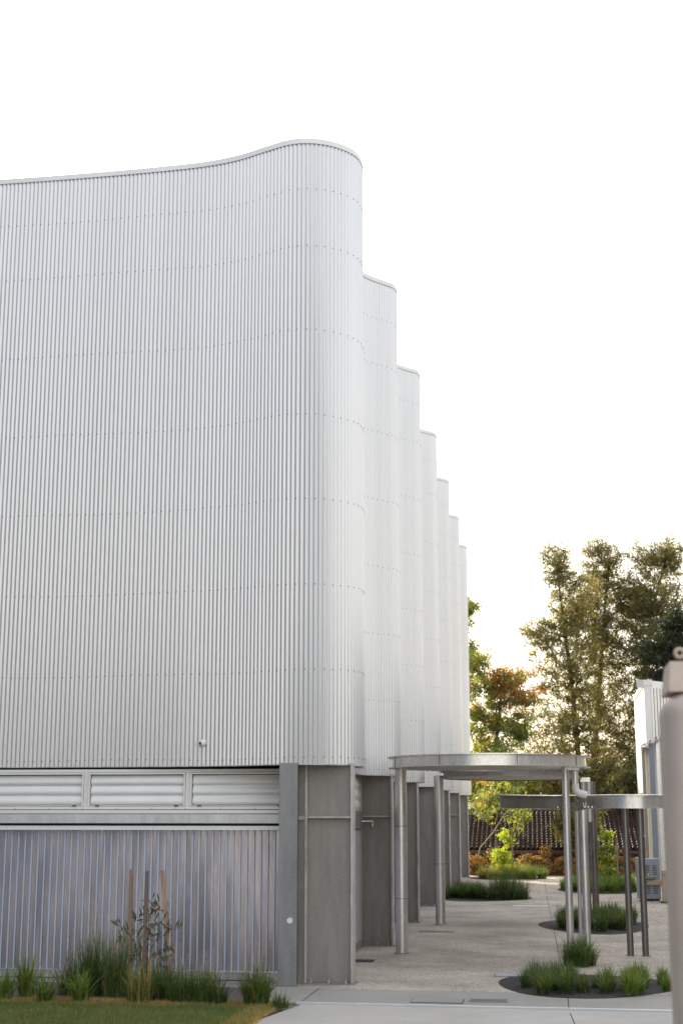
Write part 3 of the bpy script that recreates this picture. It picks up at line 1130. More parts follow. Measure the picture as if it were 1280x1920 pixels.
# water fountain cabinet
fa = at(1209, 1690, 45.4)
fb = at(1239, 1690, 45.4)
H = at(1220, 1610, 45.4).z
t = thing('fountain_cabinet', 'grey slotted drinking fountain cabinet standing by the side building', 'cabinet', (fa.x, 45.4, 0))
MC = mat('blue_grey_enamel', (0.26, 0.28, 0.31), .5, .2, var=.05)
MB().box(fa.x, fb.x, 45.4, 45.9, .06, H).build('body', MC, t, bevel=.02)
sx = at(1193.5, 1690, 45.9).x
MB().box(sx, fa.x - .01, 45.5, 45.95, .06, H + .02).build('side_panel', MC, t, bevel=.01)
MB().box(fa.x + .04, fb.x - .04, 45.43, 45.85, 0, .06).build('plinth', M_BLACK, t)
sl = MB().box(0, .13, -.006, 0, 0, .018).mesh('slot', M_BLACK)
for zb_ in (H * .62, H * .17):
    for cx_ in (.04, .25):
        for j in range(6 if zb_ > .5 else 7):
            so = bpy.data.objects.new('slot', sl)
            COL.objects.link(so)
            so.parent = t
            so.location = (cx_, -.002, zb_ + j * .052)
MB().tube([(fa.x + .16, 45.25, H * .52), (fa.x + .16, 45.25, H * .57)], [.12, .19], 20).build('basin', mat('stainless', (.5, .47, .42), .3, .9), t, smooth=40)
MB().tube([(fa.x + .10, 45.25, H * .57), (fa.x + .10, 45.25, H * .57 + .09), (fa.x + .14, 45.25, H * .57 + .1)], .014, 8).build('tap', M_GALVL, t)
MB().box(fa.x + .06, fb.x + .12, 45.30, 45.395, H * .38, H * .5).build('bracket_arm', M_BROWN, t, bevel=.01)
t = thing('bench_end', 'brown steel bracket stand right of the fountain cabinet', 'stand', (fb.x + .1, 44.6, 0))
MB().box(fb.x - .02, fb.x + .16, 44.55, 44.75, 0, .82).build('leg', M_BROWN, t, bevel=.01)
MB().box(fb.x - .02, fb.x + .34, 44.5, 44.8, .82, .95).build('top', M_BROWN, t, bevel=.01)
MB().box(fb.x - .08, fb.x + .24, 44.5, 44.8, 0, .03).build('foot', M_DARK, t)
t = thing('pipe_stub', 'pale capped pipe stub by the foot of the brown stand', 'pipe', (fb.x + .3, 44.2, 0))
MB().tube([(fb.x + .28, 44.2, 0), (fb.x + .28, 44.2, .22)], .1, 16).build('stub', M_DPOST, t, smooth=40)
MB().tube([(fb.x + .28, 44.2, .22), (fb.x + .28, 44.2, .30)], .12, 16).build('cap', M_ALU, t, smooth=40)

# ------------------------------------------------------------------ near pillar (blurred, right edge)
YP = 7.2
pl = at(1254, 1500, YP).x
pz = at(1245, 1296, YP).z
t = thing('steel_pillar', 'out of focus grey brown pillar with lifting eye at the right edge', 'pillar', (pl + .3, YP + .25, 0))
M_PIL = mat('weathered_pillar', (0.41, 0.35, 0.30), .55, .25, var=.08, vscale=3)
o = MB().box(pl, pl + .6, YP, YP + .5, 0, pz).build('shaft', M_PIL, t)
md = o.modifiers.new('bevel', 'BEVEL'); md.width = .11; md.segments = 8
c1 = at(1252, 1285, YP).x
c2 = at(1257, 1238, YP).x
zc = at(1257, 1236, YP).z
mb = MB()
ca = [(c1, YP + .05), (pl + .58, YP + .05), (pl + .58, YP + .45), (c1, YP + .45)]
cb = [(c2, YP + .10), (pl + .53, YP + .10), (pl + .53, YP + .40), (c2, YP + .40)]
mb.add([(x, y, pz) for x, y in ca] + [(x, y, zc) for x, y in cb], [(0, 3, 2, 1), (4, 5, 6, 7), (0, 1, 5, 4), (1, 2, 6, 5), (2, 3, 7, 6), (3, 0, 4, 7)])
o = mb.build('tapered_cap', mat('warm_steel_cap', (0.42, 0.335, 0.27), .5, .4, var=.06), t)
md = o.modifiers.new('bevel', 'BEVEL'); md.width = .008; md.segments = 3
e0 = at(1273, 1225, YP + .2)
mb = MB()
n1, n2 = 28, 10
R1, R2 = .021, .0105
for i in range(n1):
    a = 2 * math.pi * i / n1
    for j in range(n2):
        b = 2 * math.pi * j / n2
        mb.v.append((e0.x + (R1 + R2 * math.cos(b)) * math.cos(a), e0.y + R2 * math.sin(b), e0.z + (R1 + R2 * math.cos(b)) * math.sin(a)))
for i in range(n1):
    for j in range(n2):
        mb.f.append((i * n2 + j, ((i + 1) % n1) * n2 + j, ((i + 1) % n1) * n2 + (j + 1) % n2, i * n2 + (j + 1) % n2))
        mb.mi.append(0)
mb.build('lifting_eye', M_BROWN, t, smooth=60)

# ------------------------------------------------------------------ leaf and grass geometry
class Leaves:
    """fast accumulation of leaf quads"""
    def __init__(self):
        self.V = []
        self.M = []

    def add(self, c, d, w, mi):
        """c (n,3) centres, d (n,3) half length vectors, w (n,3) half width vectors"""
        q = np.stack([c - d, c - d * .1 + w, c + d, c - d * .1 - w], 1)
        self.V.append(q)
        self.M.append(np.broadcast_to(np.asarray(mi, dtype=np.int32), (len(c),)))

    def mesh(self, name, mats):
        V = np.concatenate(self.V).reshape(-1, 3).astype(np.float32)
        Mi = np.concatenate(self.M).astype(np.int32)
        nq = len(Mi)
        me = bpy.data.meshes.new(name)
        me.vertices.add(len(V))
        me.vertices.foreach_set('co', V.ravel())
        me.loops.add(nq * 4)
        me.loops.foreach_set('vertex_index', np.arange(nq * 4, dtype=np.int32))
        me.polygons.add(nq)
        me.polygons.foreach_set('loop_start', np.arange(0, nq * 4, 4, dtype=np.int32))
        for m in mats:
            me.materials.append(m)
        me.polygons.foreach_set('material_index', Mi)
        me.update(calc_edges=True)
        return me


def unit(a):
    return a / (np.linalg.norm(a, axis=-1, keepdims=True) + 1e-9)


def skeleton(rng, trunk, targets, sink=0.35):
    """join every target to its nearest lower skeleton node; returns nodes, parents"""
    nodes = [np.array(p, float) for p in trunk]
    par = [-1] + list(range(len(trunk) - 1))
    t0 = np.array(trunk)
    order = sorted(range(len(targets)), key=lambda i: np.min(np.linalg.norm(t0 - targets[i], axis=1)))
    ends = {}
    for i in order:
        tg = targets[i]
        N = np.array(nodes)
        dv = tg - N
        dist = np.linalg.norm(dv, axis=1)
        cost = dist * (1 + 1.2 * np.clip((.25 - dv[:, 2] / (dist + 1e-6)), 0, 2))
        j = int(np.argmin(cost))
        a = nodes[j]
        L = np.linalg.norm(tg - a)
        ns = max(1, int(L / .55))
        pr_ = j
        for k in range(1, ns + 1):
            u_ = k / ns
            p = a + (tg - a) * u_
            p = p + np.array([0, 0, -sink * L * .3 * math.sin(math.pi * u_)]) + rng.normal(0, .03 * L / ns, 3) * (u_ < 1)
            nodes.append(p)
            par.append(pr_)
            pr_ = len(nodes) - 1
        ends[i] = pr_
    return nodes, par, ends


def limbs(nodes, par, r_tip, r_pow=2.4, rmax=None, n=6):
    cnt = [0.0] * len(nodes)
    kids = [[] for _ in nodes]
    for i, p in enumerate(par):
        if p >= 0:
            kids[p].append(i)
    rad = [0.0] * len(nodes)
    for i in range(len(nodes) - 1, -1, -1):
        if not kids[i]:
            rad[i] = r_tip
        else:
            rad[i] = sum(rad[k] ** r_pow for k in kids[i]) ** (1 / r_pow)
    if rmax:
        s = max(rad)
        if s > rmax:
            rad = [r_tip + (r - r_tip) * (rmax - r_tip) / (s - r_tip) for r in rad]
    mb = MB()
    for i in range(len(nodes)):
        # start a chain at the root or at side branches
        if par[i] < 0 or (kids[par[i]] and max(kids[par[i]], key=lambda k: rad[k]) != i):
            ch = ([par[i]] if par[i] >= 0 else []) + [i]
            while kids[ch[-1]]:
                ch.append(max(kids[ch[-1]], key=lambda k: rad[k]))
            rr = [min(rad[c], rad[ch[1]] if len(ch) > 1 else rad[c]) for c in ch]
            if len(ch) > 1:
                mb.tube([nodes[c] for c in ch], rr, n, cap=False)
    return mb


def tree(name, label, seed, trunk, blobs, nclump, nleaf, leaf, clump_r, mats, weights, bark, droop=0.0, group=None,
         r_tip=.012, rmax=.22, cat='tree', top_mat=None, flat=0.6, along=0.0):
    """blobs: (centre, radii, share); leaf: (half length, half width)"""
    rng = np.random.default_rng(seed)
    t = thing(name, label, cat, trunk[0], group)
    tg = []
    tot = sum(b[2] for b in blobs)
    for c, r, s in blobs:
        k = max(2, int(nclump * s / tot))
        u_ = unit(rng.normal(size=(k, 3))) * (rng.random((k, 1)) ** (1 / 2.6)) * rng.choice([1.0, 1.0, 1.25], (k, 1))
        tg.append(np.array(c) + u_ * np.array(r))
    tg = np.concatenate(tg)
    nodes, par, ends = skeleton(rng, [np.array(p, float) for p in trunk], tg)
    limbs(nodes, par, r_tip, rmax=rmax).build('trunk', bark, t, smooth=60)
    lv = Leaves()
    w8 = np.array(weights, float)
    w8 /= w8.sum()
    for i, e in ends.items():
        p = nodes[e]
        q = nodes[par[e]]
        dr = unit((p - q)[None])[0]
        n = int(nleaf * rng.uniform(.5, 1.5))
        cr_ = clump_r * rng.uniform(.6, 1.35)
        off = rng.normal(size=(n, 3)) * cr_ * np.array([1, 1, flat]) * .6
        back = rng.random((n, 1)) * along
        c = p + off - dr * back * .8
        d = unit(rng.normal(size=(n, 3)) * .75 + dr * .7 + np.array([0, 0, -droop]))
        L = leaf[0] * rng.uniform(.6, 1.3, (n, 1))
        w = unit(np.cross(d, rng.normal(size=(n, 3)))) * leaf[1] * rng.uniform(.7, 1.3, (n, 1))
        mi0 = rng.choice(len(w8), p=w8)
        mi = np.where(rng.random(n) < .75, mi0, rng.choice(len(w8), size=n, p=w8))
        if top_mat is not None and rng.random() < top_mat[1](p):
            mi = np.where(off[:, 2] > -.05 * cr_, top_mat[0], mi)
        lv.add(c, d * L, w, mi)
    me = lv.mesh('crown', mats)
    link('crown', me, t)
    return t


def blob(x, y, Y, rx, ry, share, dep=None):
    """ellipsoid given by photo position at depth Y and radii in photo pixels"""
    c = at(x, y, Y)
    k = Y / 2726
    return (tuple(c), (rx * k, dep if dep else max(rx, 40) * k * .9, ry * k), share)


def tp(*pts):
    return [tuple(at(x, y, Y)) for x, y, Y in pts]


# feathery trees behind the house
g = 'feathery trees beyond the tiled house'
CM = [L_CAS, L_CASD, L_CASB]
tree('casuarina_tree', 'feathery olive tree left of the group beyond the tiled roof', 11,
     tp((1090, 1580, 80), (1088, 1480, 80), (1080, 1380, 80), (1070, 1270, 80), (1055, 1160, 80), (1042, 1060, 80)),
     [blob(1042, 1060, 80, 32, 54, 1.3), blob(1075, 1130, 80, 51, 67, 2.2), blob(1010, 1185, 80, 41, 29, .8), blob(1060, 1220, 80, 76, 67, 3.2),
      blob(1065, 1310, 80, 81, 67, 3.2), blob(1045, 1390, 79, 85, 56, 2.6), blob(1080, 1450, 78, 98, 50, 2.0)],
     1333, 24, (.15, .023), .36, CM, (5, 3, 1), M_BARK, group=g, droop=-.15, rmax=.26, along=.5)
tree('casuarina_tree', 'feathery olive tree in the middle of the group beyond the tiled roof', 12,
     tp((1108, 1580, 83), (1112, 1450, 83), (1120, 1330, 83), (1128, 1200, 83), (1140, 1060, 83)),
     [blob(1130, 1050, 83, 41, 40, 1.4), blob(1150, 1110, 83, 59, 63, 2.4), blob(1120, 1190, 83, 59, 63, 2.2), blob(1160, 1220, 83, 61, 67, 2.2),
      blob(1130, 1320, 83, 68, 67, 2.6), blob(1160, 1420, 82, 73, 67, 2.6), blob(1100, 1120, 83, 40, 60, 1.6), blob(1178, 1130, 83, 34, 50, 1.3), blob(1110, 1030, 83, 20, 22, .4)],
     1240, 24, (.15, .023), .36, CM, (5, 3, 1), M_BARK, group=g, droop=-.15, rmax=.28, along=.5)
tree('casuarina_tree', 'feathery olive tree at the right of the group, partly behind the pillar', 13,
     tp((1190, 1580, 82), (1196, 1450, 82), (1205, 1330, 82), (1212, 1220, 82), (1225, 1130, 82), (1250, 1040, 82)),
     [blob(1215, 1050, 82, 41, 38, 1.3), blob(1258, 1040, 82, 27, 40, 1.0), blob(1235, 1110, 82, 71, 56, 2.6), blob(1200, 1150, 82, 44, 56, 1.6),
      blob(1250, 1190, 82, 68, 56, 2.2), blob(1195, 1260, 82, 56, 67, 2.0), blob(1185, 1370, 81, 61, 67, 2.2), blob(1180, 1460, 80, 67, 56, 2.0)],
     1333, 24, (.15, .023), .36, CM, (5, 3, 1.2), M_BARK, group=g, droop=-.15, rmax=.28, along=.5)
tree('pine_tree', 'dense dark tree behind the top of the near pillar', 14,
     tp((1265, 1560, 76), (1266, 1400, 76), (1268, 1260, 76), (1272, 1170, 76)),
     [blob(1270, 1185, 76, 37, 38, 1.2), blob(1255, 1240, 76, 44, 45, 2), blob(1268, 1310, 76, 59, 67, 2.2), blob(1250, 1430, 75, 61, 67, 1.6)],
     230, 120, (.16, .028), .5, [L_PINE, L_CASD], (5, 1), M_BARK, rmax=.25)
# gums
tree('gum_tree', 'gum tree with orange new growth beside the far end of the hall', 21,
     tp((868, 1600, 72), (885, 1560, 72), (905, 1500, 72), (925, 1420, 72), (935, 1350, 72), (940, 1290, 72)),
     [blob(892, 1240, 72, 32, 27, 1.2), blob(910, 1290, 72, 39, 29, 1.4), blob(955, 1268, 72, 49, 16, 1.5), blob(955, 1305, 72, 54, 20, 1.8), blob(975, 1350, 72, 26, 40, 1.4), blob(900, 1345, 72, 41, 38, 2),
      blob(930, 1385, 72, 61, 40, 2.4), blob(910, 1430, 71, 54, 34, 1.6), blob(960, 1440, 70, 61, 34, 1.6), blob(915, 1500, 69, 49, 25, 1.0)],
     640, 30, (.15, .026), .33, [L_GUM, L_GUMY, L_GUMO], (6, 2.2, .25), M_GUMBARK, droop=.75, rmax=.2,
     top_mat=(2, lambda p: .75 if (p[0] > at(922, 1280, 72).x and p[2] > at(950, 1325, 72).z) else .06), along=.4)
tree('gum_tree', 'taller gum tree peeping out above the far end of the hall', 22,
     tp((858, 1560, 84), (862, 1400, 84), (866, 1260, 84), (870, 1160, 84)),
     [blob(870, 1150, 84, 21, 29, 1.2), blob(866, 1230, 84, 29, 45, 1.4)],
     70, 70, (.16, .03), .42, [L_GUM, L_GUMY], (5, 1), M_GUMBARK, droop=.6)
# shrubs filling below the crowns, behind and beside the house
for k, (x, y, Y, rx, ry, mats_, lab) in enumerate((
        (925, 1478, 78, 70, 40, [L_GUM, L_GUMY, L_CASB], 'loose green bush behind the left part of the tiled roof'),
        (1030, 1480, 79, 70, 46, [L_CAS, L_CASB, L_GUMY], 'olive bush behind the middle of the tiled roof'),
        (1130, 1490, 80, 70, 60, [L_CASD, L_CAS, L_PINE], 'dark bush behind the right part of the tiled roof'),
        (1190, 1510, 73, 48, 60, [L_CASD, L_PINE, L_CAS], 'dark drooping bush in front of the right end of the roof'),
        (1080, 1545, 66.5, 30, 42, [L_CASD, L_CAS], 'drooping casuarina bush hanging over the roof behind the splice'))):
    tree('bush', lab, 40 + k, tp((x, 1620, Y), (x + 4, 1560, Y), (x, y, Y)), [blob(x, y, Y, rx, ry, 1)], 260, 40, (.15, .028), .36, mats_, (4, 3, 2)[:len(mats_)], M_BARK,
         cat='bush', droop=.2)
# a few thin hanging gum branches in front of the roof
tree('gum_sapling', 'slender gum with hanging yellow leaves in front of the tiled roof', 33,
     tp((885, 1640, 64), (900, 1590, 64), (925, 1560, 64), (950, 1520, 64), (975, 1490, 64)),
     [blob(900, 1515, 64, 28, 30, 1), blob(960, 1510, 64, 30, 26, 1), blob(985, 1545, 64, 24, 22, .5), blob(930, 1480, 64, 36, 18, .8)],
     50, 30, (.11, .022), .28, [L_GUM, L_GUMY, L_GUMO], (4, 3, .3), M_GUMBARK, droop=.9, rmax=.07, r_tip=.008)

# ------------------------------------------------------------------ house at the back
ho = thing('tiled_house', 'low brown brick house with dark tiled roof beyond the hedge', 'house', (0, 70, -1.8))
YE, YR = 67.6, 72.6
ze, zr_ = at(960, 1593, YE).z, at(960, 1521, YR).z
hx0, hx1 = -9.0, 10.5
MB().box(hx0 + .4, hx1 - .4, YE + .5, YR + 4, -1.9, ze - .05).build('wall', mat('brown_brick', (0.16, 0.075, 0.05), .9, col2=(.11, .05, .035), vscale=12), ho)
MB().add([(hx0, YE, ze - .04), (hx1, YE, ze - .04), (hx1, YR, zr_ - .06), (hx0, YR, zr_ - .06), (hx0, YR + 5, ze - .04), (hx1, YR + 5, ze - .04)],
         [(0, 1, 2, 3), (3, 2, 5, 4)]).build('roof', M_DARK, ho)
MB().box(hx0, hx1, YE - .12, YE, ze - .17, ze - .03).build('gutter', mat('brown_gutter', (.10, .05, .035), .5), ho)
MB().tube([(hx0, YR, zr_ + .02), (hx1, YR, zr_ + .02)], .11, 10).build('ridge', mat('tile', (0.075, 0.048, 0.038), .32, col2=(.04, .028, .024), vscale=4), ho)
tm = MB()
sl_len = math.hypot(YR - YE, zr_ - ze)
uy, uz = (YR - YE) / sl_len, (zr_ - ze) / sl_len
nyv, nzv = -uz, uy
nrow = int(sl_len / .335)
tw = .215
ncol = int((hx1 - hx0) / tw)
for r_ in range(nrow):
    s0, s1 = r_ * .335, r_ * .335 + .37
    for c_ in range(ncol):
        x0 = hx0 + c_ * tw
        vv = []
        for s_, lift in ((s0, .10), (s1, .012)):
            for q in range(6):
                a = q / 5
                hgt = lift + .075 * math.sin(math.pi * min(1, a / .62)) if a < .62 else lift - .015
                vv.append((x0 + tw * a, YE + uy * s_ + nyv * hgt, ze + uz * s_ + nzv * hgt))
        for q in range(6):                       # butt end
            v0 = vv[q]
            vv.append((v0[0], v0[1] - nyv * .085, v0[2] - nzv * .085))
        tm.add(vv, [(q, q + 1, q + 7, q + 6) for q in range(5)] + [(q + 12, q + 13, q + 1, q) for q in range(5)])
o = tm.build('roof_tiles', MATS['tile'], ho)
o['kind'] = 'stuff'
for wx in (-1.2, 3.0):
    w_ = MB().box(wx, wx + 1.3, YE + .46, YE + .52, -.7, .5).build('window', M_BLACK, ho)
    MB().box(wx - .06, wx + 1.36, YE + .42, YE + .46, .5, .58).build('frame', M_BROWN, w_)

# ------------------------------------------------------------------ plants
def tussock_mesh(seed, n, h, spread, mats, wd=.006, droop=1.0, seedheads=0, seedmat=None, base=.06):
    rng = np.random.default_rng(seed)
    V, F, MI = [], [], []
    S = 4
    for b in range(n):
        az = rng.uniform(0, 2 * math.pi)
        L = h * rng.uniform(.4, 1.2)
        lean = (rng.random() ** .75) * 1.15 * spread
        r0 = base * math.sqrt(rng.random())
        a0 = rng.uniform(0, 2 * math.pi)
        p = np.array([r0 * math.cos(a0), r0 * math.sin(a0), 0])
        d = np.array([math.cos(az), math.sin(az)])
        side = np.array([-d[1], d[0], 0])
        k0 = len(V)
        th = lean * .42
        for s in range(S + 1):
            u_ = s / S
            w = wd * (1 - u_ ** 2) + .0006
            V.append(tuple(p - side * w))
            V.append(tuple(p + side * w))
            th2 = th + droop * lean * u_ * 1.1
            p = p + np.array([d[0] * math.sin(th2), d[1] * math.sin(th2), math.cos(th2)]) * L / S
        m_ = int(rng.choice(len(mats), p=np.array([.64, .32, .04][:len(mats)]) / sum([.64, .32, .04][:len(mats)])))
        for s in range(S):
            F.append((k0 + 2 * s, k0 + 2 * s + 1, k0 + 2 * s + 3, k0 + 2 * s + 2))
            MI.append(m_)
    mm = list(mats)
    if seedheads:
        mm.append(seedmat)
        for b in range(seedheads):
            az = rng.uniform(0, 2 * math.pi)
            L = h * rng.uniform(1.1, 1.7)
            lean = rng.uniform(.05, .3)
            d = np.array([math.cos(az), math.sin(az)])
            k0 = len(V)
            pts = []
            for s in range(6):
                u_ = s / 5
                pts.append(np.array([d[0] * L * (lean * u_ ** 1.5), d[1] * L * lean * u_ ** 1.5, L * u_ * (1 - .1 * u_ * lean)]))
            for s in range(5):
                k0 = len(V)
                sd = np.array([-d[1], d[0], 0]) * .0016
                V += [tuple(pts[s] - sd), tuple(pts[s] + sd), tuple(pts[s + 1] + sd), tuple(pts[s + 1] - sd)]
                F.append((k0, k0 + 1, k0 + 2, k0 + 3))
                MI.append(len(mm) - 1)
            for q in range(14):
                u_ = rng.uniform(.6, 1)
                c = pts[-1] * u_ + pts[3] * 0 + rng.normal(0, .02, 3)
                dd = unit(rng.normal(size=3) + np.array([0, 0, 1.2])) * .022
                ww = unit(rng.normal(size=3)) * .0022
                k0 = len(V)
                V += [tuple(c - dd), tuple(c + ww), tuple(c + dd), tuple(c - ww)]
                F.append((k0, k0 + 1, k0 + 2, k0 + 3))
                MI.append(len(mm) - 1)
    me = bpy.data.meshes.new('tussock')
    me.from_pydata(V, [], F)
    for m in mm:
        me.materials.append(m)
    me.polygons.foreach_set('material_index', MI)
    me.update()
    return me


def place(name, me, loc, label, cat, group=None, rz=0, s=1.0):
    o = bpy.data.objects.new(name, me)
    COL.objects.link(o)
    o.location = loc
    o.rotation_euler = (0, 0, rz)
    o.scale = (s, s, s)
    return tag(o, label, cat, group)


# garden bed and lawn at the front left
sheet('garden_bed', [(-20, 20.30), (-3.98, 20.72), (-4.05, 22.3), (-4.88, 22.28), (-9.0, 22.72), (-20, 22.7)], 0.004, M_SOIL)
sheet('lawn_base', [(-20, 13), (-3.74, 13), (-3.74, 18.6), (-3.55, 19.75), (-3.75, 20.5), (-20, 20.28)], 0.0, M_TURF)
rng = np.random.default_rng(5)


def in_lawn(x, y):
    return (x < -3.66 - .0 * y) & ((y < 19.0) | (x < -3.52 - (y - 19.0) * .12)) & (y < 20.42 + (x + 3.7) * .02)


def blades(name, n, xr, yr, h, m, dens=None, parent=None, seed=1, lean=.5, keep=None):
    r = np.random.default_rng(seed)
    x = r.uniform(*xr, n)
    y = r.uniform(*yr, n)
    k = in_lawn(x, y) if keep is None else keep(x, y, r)
    x, y = x[k], y[k]
    n = len(x)
    L = h * r.uniform(.5, 1.3, n)
    az = r.uniform(0, 2 * math.pi, n)
    ln = np.abs(r.normal(0, lean, n))
    d = np.stack([np.cos(az) * np.sin(ln), np.sin(az) * np.sin(ln), np.cos(ln)], 1) * L[:, None]
    p = np.stack([x, y, np.zeros(n)], 1)
    s = np.stack([-np.sin(az), np.cos(az), np.zeros(n)], 1) * (h * .045 + .0012)
    lv = Leaves()
    q = np.stack([p - s, p + s, p + d * .6 + s * .7, p + d], 1)
    lv.V.append(q)
    lv.M.append(np.zeros(n, np.int32))
    o = link(name, lv.mesh(name, [m]), parent)
    return o


o = blades('lawn', 60000, (-8.4, -3.5), (18.2, 20.4), .04, M_GRASS, seed=3)
tag(o, 'short green lawn at the front left corner', 'lawn', kind='stuff')
o = blades('dry_lawn_edge', 42000, (-8.4, -3.45), (18.2, 20.75), .055, M_STRAW, seed=4,
           keep=lambda x, y, r: ((y > 20.10 + (x + 3.7) * .03 + .05 * np.sin(x * 5)) & (y < 20.62) & (x < -3.6)) |
           ((x > -3.95 - .1 * r.random(len(x))) & (x < -3.60 - .0 * y) & (y > 18.3) & (y < 20.6) & (r.random(len(x)) < .6)) | (in_lawn(x, y) & (r.random(len(x)) < .05)))
tag(o, 'orange brown dead grass fringe along the lawn edge', 'dry grass', kind='stuff')

SEEDM = mat('grass_seed', (0.50, 0.36, 0.25), .8, translucent=.3)
LM = [M_LOM, M_LOMD, M_STRAW]
LMD = [M_LOMD, M_LOM, M_STRAW]
LMY = [M_LOMY, M_LOM, M_STRAW]
front = [  # px x, px base y, height, spread, mats, blades, width, seedheads, label
    (8, 1876, .46, 1.0, LMY, 90, .011, 0, 'lime strappy tussock at the left edge of the garden bed'),
    (50, 1872, .62, .8, LMY, 110, .011, 0, 'tall lime strappy tussock second from the left edge'),
    (84, 1880, .42, 1.2, LMY, 80, .012, 0, 'low splayed lime tussock in front of the tall lime one'),
    (152, 1880, .50, 1.0, LMY, 110, .011, 0, 'bright lime tussock in front of the tallest seeding grass'),
    (172, 1866, .86, .75, LMD, 260, .005, 16, 'tallest dark grass clump with pale feathery seed heads'),
    (132, 1864, .60, 1.3, LMD, 200, .005, 8, 'loose dark grass clump left of the tallest seeding grass'),
    (215, 1870, .84, .6, LM, 260, .005, 10, 'tall upright green grass clump left of the wooden stakes'),
    (262, 1880, .60, .9, [M_LOM, M_STRAW, M_LOMD], 220, .005, 4, 'brownish green grass clump at the foot of the stakes'),
    (300, 1876, .55, .8, LMD, 200, .006, 3, 'dark grass clump between the middle and right stakes'),
    (338, 1880, .50, .9, LM, 200, .005, 6, 'green grass clump just right of the stakes'),
    (366, 1880, .48, .8, LM, 200, .005, 5, 'second green grass clump right of the stakes'),
    (392, 1882, .48, .7, LM, 190, .005, 3, 'upright green grass clump third right of the stakes'),
    (411, 1884, .32, .7, LMD, 120, .006, 0, 'short dark grass clump at the right end of the clump row'),
    (480, 1884, .58, 1.0, LM, 320, .005, 10, 'lone round grass clump with seed heads in front of the corner'),
    (526, 1890, .24, 1.1, LM, 90, .005, 0, 'small grass tuft at the foot of the corner column plate'),
]
for k, (x, y, h, spd, mm, n, wd, sh_, lab) in enumerate(front):
    me = tussock_mesh(100 + k, int(n * 1.35), h, spd, mm, wd, seedheads=sh_, seedmat=SEEDM, base=.17 if n > 150 else .10)
    place('grass_tussock', me, gnd(x, y, .004), lab, 'tussock', 'tussocks in the front garden bed', rz=k)

# stakes and the young gum between them
for (xt, yt, xb, yb, Y, m_, lab) in ((247, 1630, 243, 1850, 21.8, M_STAKE, 'left orange brown hardwood stake beside the young gum'),
                                     (276, 1633, 267, 1858, 21.5, M_STAKEG, 'middle dark weathered stake in front of the young gum'),
                                     (304.5, 1632, 321, 1852, 21.9, M_STAKEP, 'right leaning pale stake beside the young gum')):
    a, b = at(xb, yb, Y), at(xt, yt, Y)
    a.z = 0
    dz = (b - a)
    T = Matrix.Translation(a) @ dz.to_track_quat('Z', 'Y').to_matrix().to_4x4()
    mb = MB()
    s0 = .025
    mb.box(-s0, s0, -s0, s0, -.02, dz.length, 0, T)
    o = mb.build('garden_stake', m_, None, bevel=.004)
    tag(o, lab, 'stake', 'stakes around the young gum')
rng = np.random.default_rng(9)
b0 = at(275, 1850, 21.75)
b0.z = 0
t = thing('young_gum', 'young gum sapling with long dark leaves tied between the stakes', 'sapling', b0)
k_ = 21.75 / 2726
tgt = []
for (x, y) in ((232, 1735), (228, 1770), (240, 1790), (225, 1805), (250, 1725), (262, 1745), (258, 1780), (285, 1705), (298, 1720), (300, 1745), (292, 1765), (312, 1750), (318, 1730),
               (305, 1780), (285, 1790), (318, 1775), (270, 1760), (282, 1735), (296, 1800), (262, 1810), (290, 1692), (272, 1700), (306, 1708), (246, 1745), (236, 1752), (310, 1795), (268, 1728), (255, 1800)):
    q = at(x, y, 21.75 + rng.uniform(-.22, .22))
    tgt.append(np.array(q))
nodes, par, ends = skeleton(rng, [np.array(b0), np.array(at(276, 1800, 21.75)), np.array(at(278, 1760, 21.75)), np.array(at(281, 1715, 21.75))], tgt, sink=.1)
limbs(nodes, par, .004, n=5, rmax=.014).build('stem', mat('red_stem', (.16, .06, .045), .6), t, smooth=60)
lv = Leaves()
for i, e in ends.items():
    p = nodes[e]
    n = 9
    c = p + rng.normal(0, .07, (n, 3))
    d = unit(rng.normal(0, .7, (n, 3)) + np.array([0, 0, -.9])) * rng.uniform(.055, .095, (n, 1))
    w = unit(np.cross(d, rng.normal(size=(n, 3)))) * .016
    lv.add(c, d, w, (rng.random(n) < .05).astype(np.int32))
link('leaves', lv.mesh('leaves', [L_SAP, L_RED]), t)
tie = MB()
a, b = at(278, 1800, 21.75), at(322, 1785, 21.85)
tie.add([a + Vector((0, 0, -.012)), b + Vector((0, 0, -.028)), b + Vector((0, 0, .028)), a + Vector((0, 0, .012))], [(0, 1, 2, 3)])
tie.build('tie_strap', mat('hessian_tie', (.34, .29, .27), .9), t)

# planted beds in the courtyard
def bed(name, poly, z=.006):
    return sheet(name, poly, z, M_MULCH, .01)


def oval(cx, cy, rx, ry, rot=0, n=36, wob=.06, seed=0):
    r = random.Random(seed)
    ph = r.random() * 6
    out = []
    for i in range(n):
        a = 2 * math.pi * i / n
        k = 1 + wob * math.sin(3 * a + ph)
        x, y = rx * k * math.cos(a), ry * k * math.sin(a)
        out.append((cx + x * math.cos(rot) - y * math.sin(rot), cy + x * math.sin(rot) + y * math.cos(rot)))
    return out


bed('planting_bed', oval(.62, 23.3, 1.38, 1.55, seed=1))
bed('planting_bed', oval(1.22, 35.3, 1.28, 2.3, seed=2))
bed('planting_bed', oval(-1.9, 46.6, 1.5, 2.1, seed=3))
bed('planting_bed', oval(-1.5, 60.6, 1.5, 1.6, seed=4))
bed('planting_bed', oval(1.95, 52.0, 1.35, 3.0, seed=5))

variants = {}


def var(key, n, h, spd, mm, wd, base=.12):
    if key not in variants:
        variants[key] = [tussock_mesh(300 + hash(key) % 1 + len(variants) * 7 + q, n, h, spd, mm, wd, base=base) for q in range(3)]
    return variants[key]


rnd = random.Random(4)


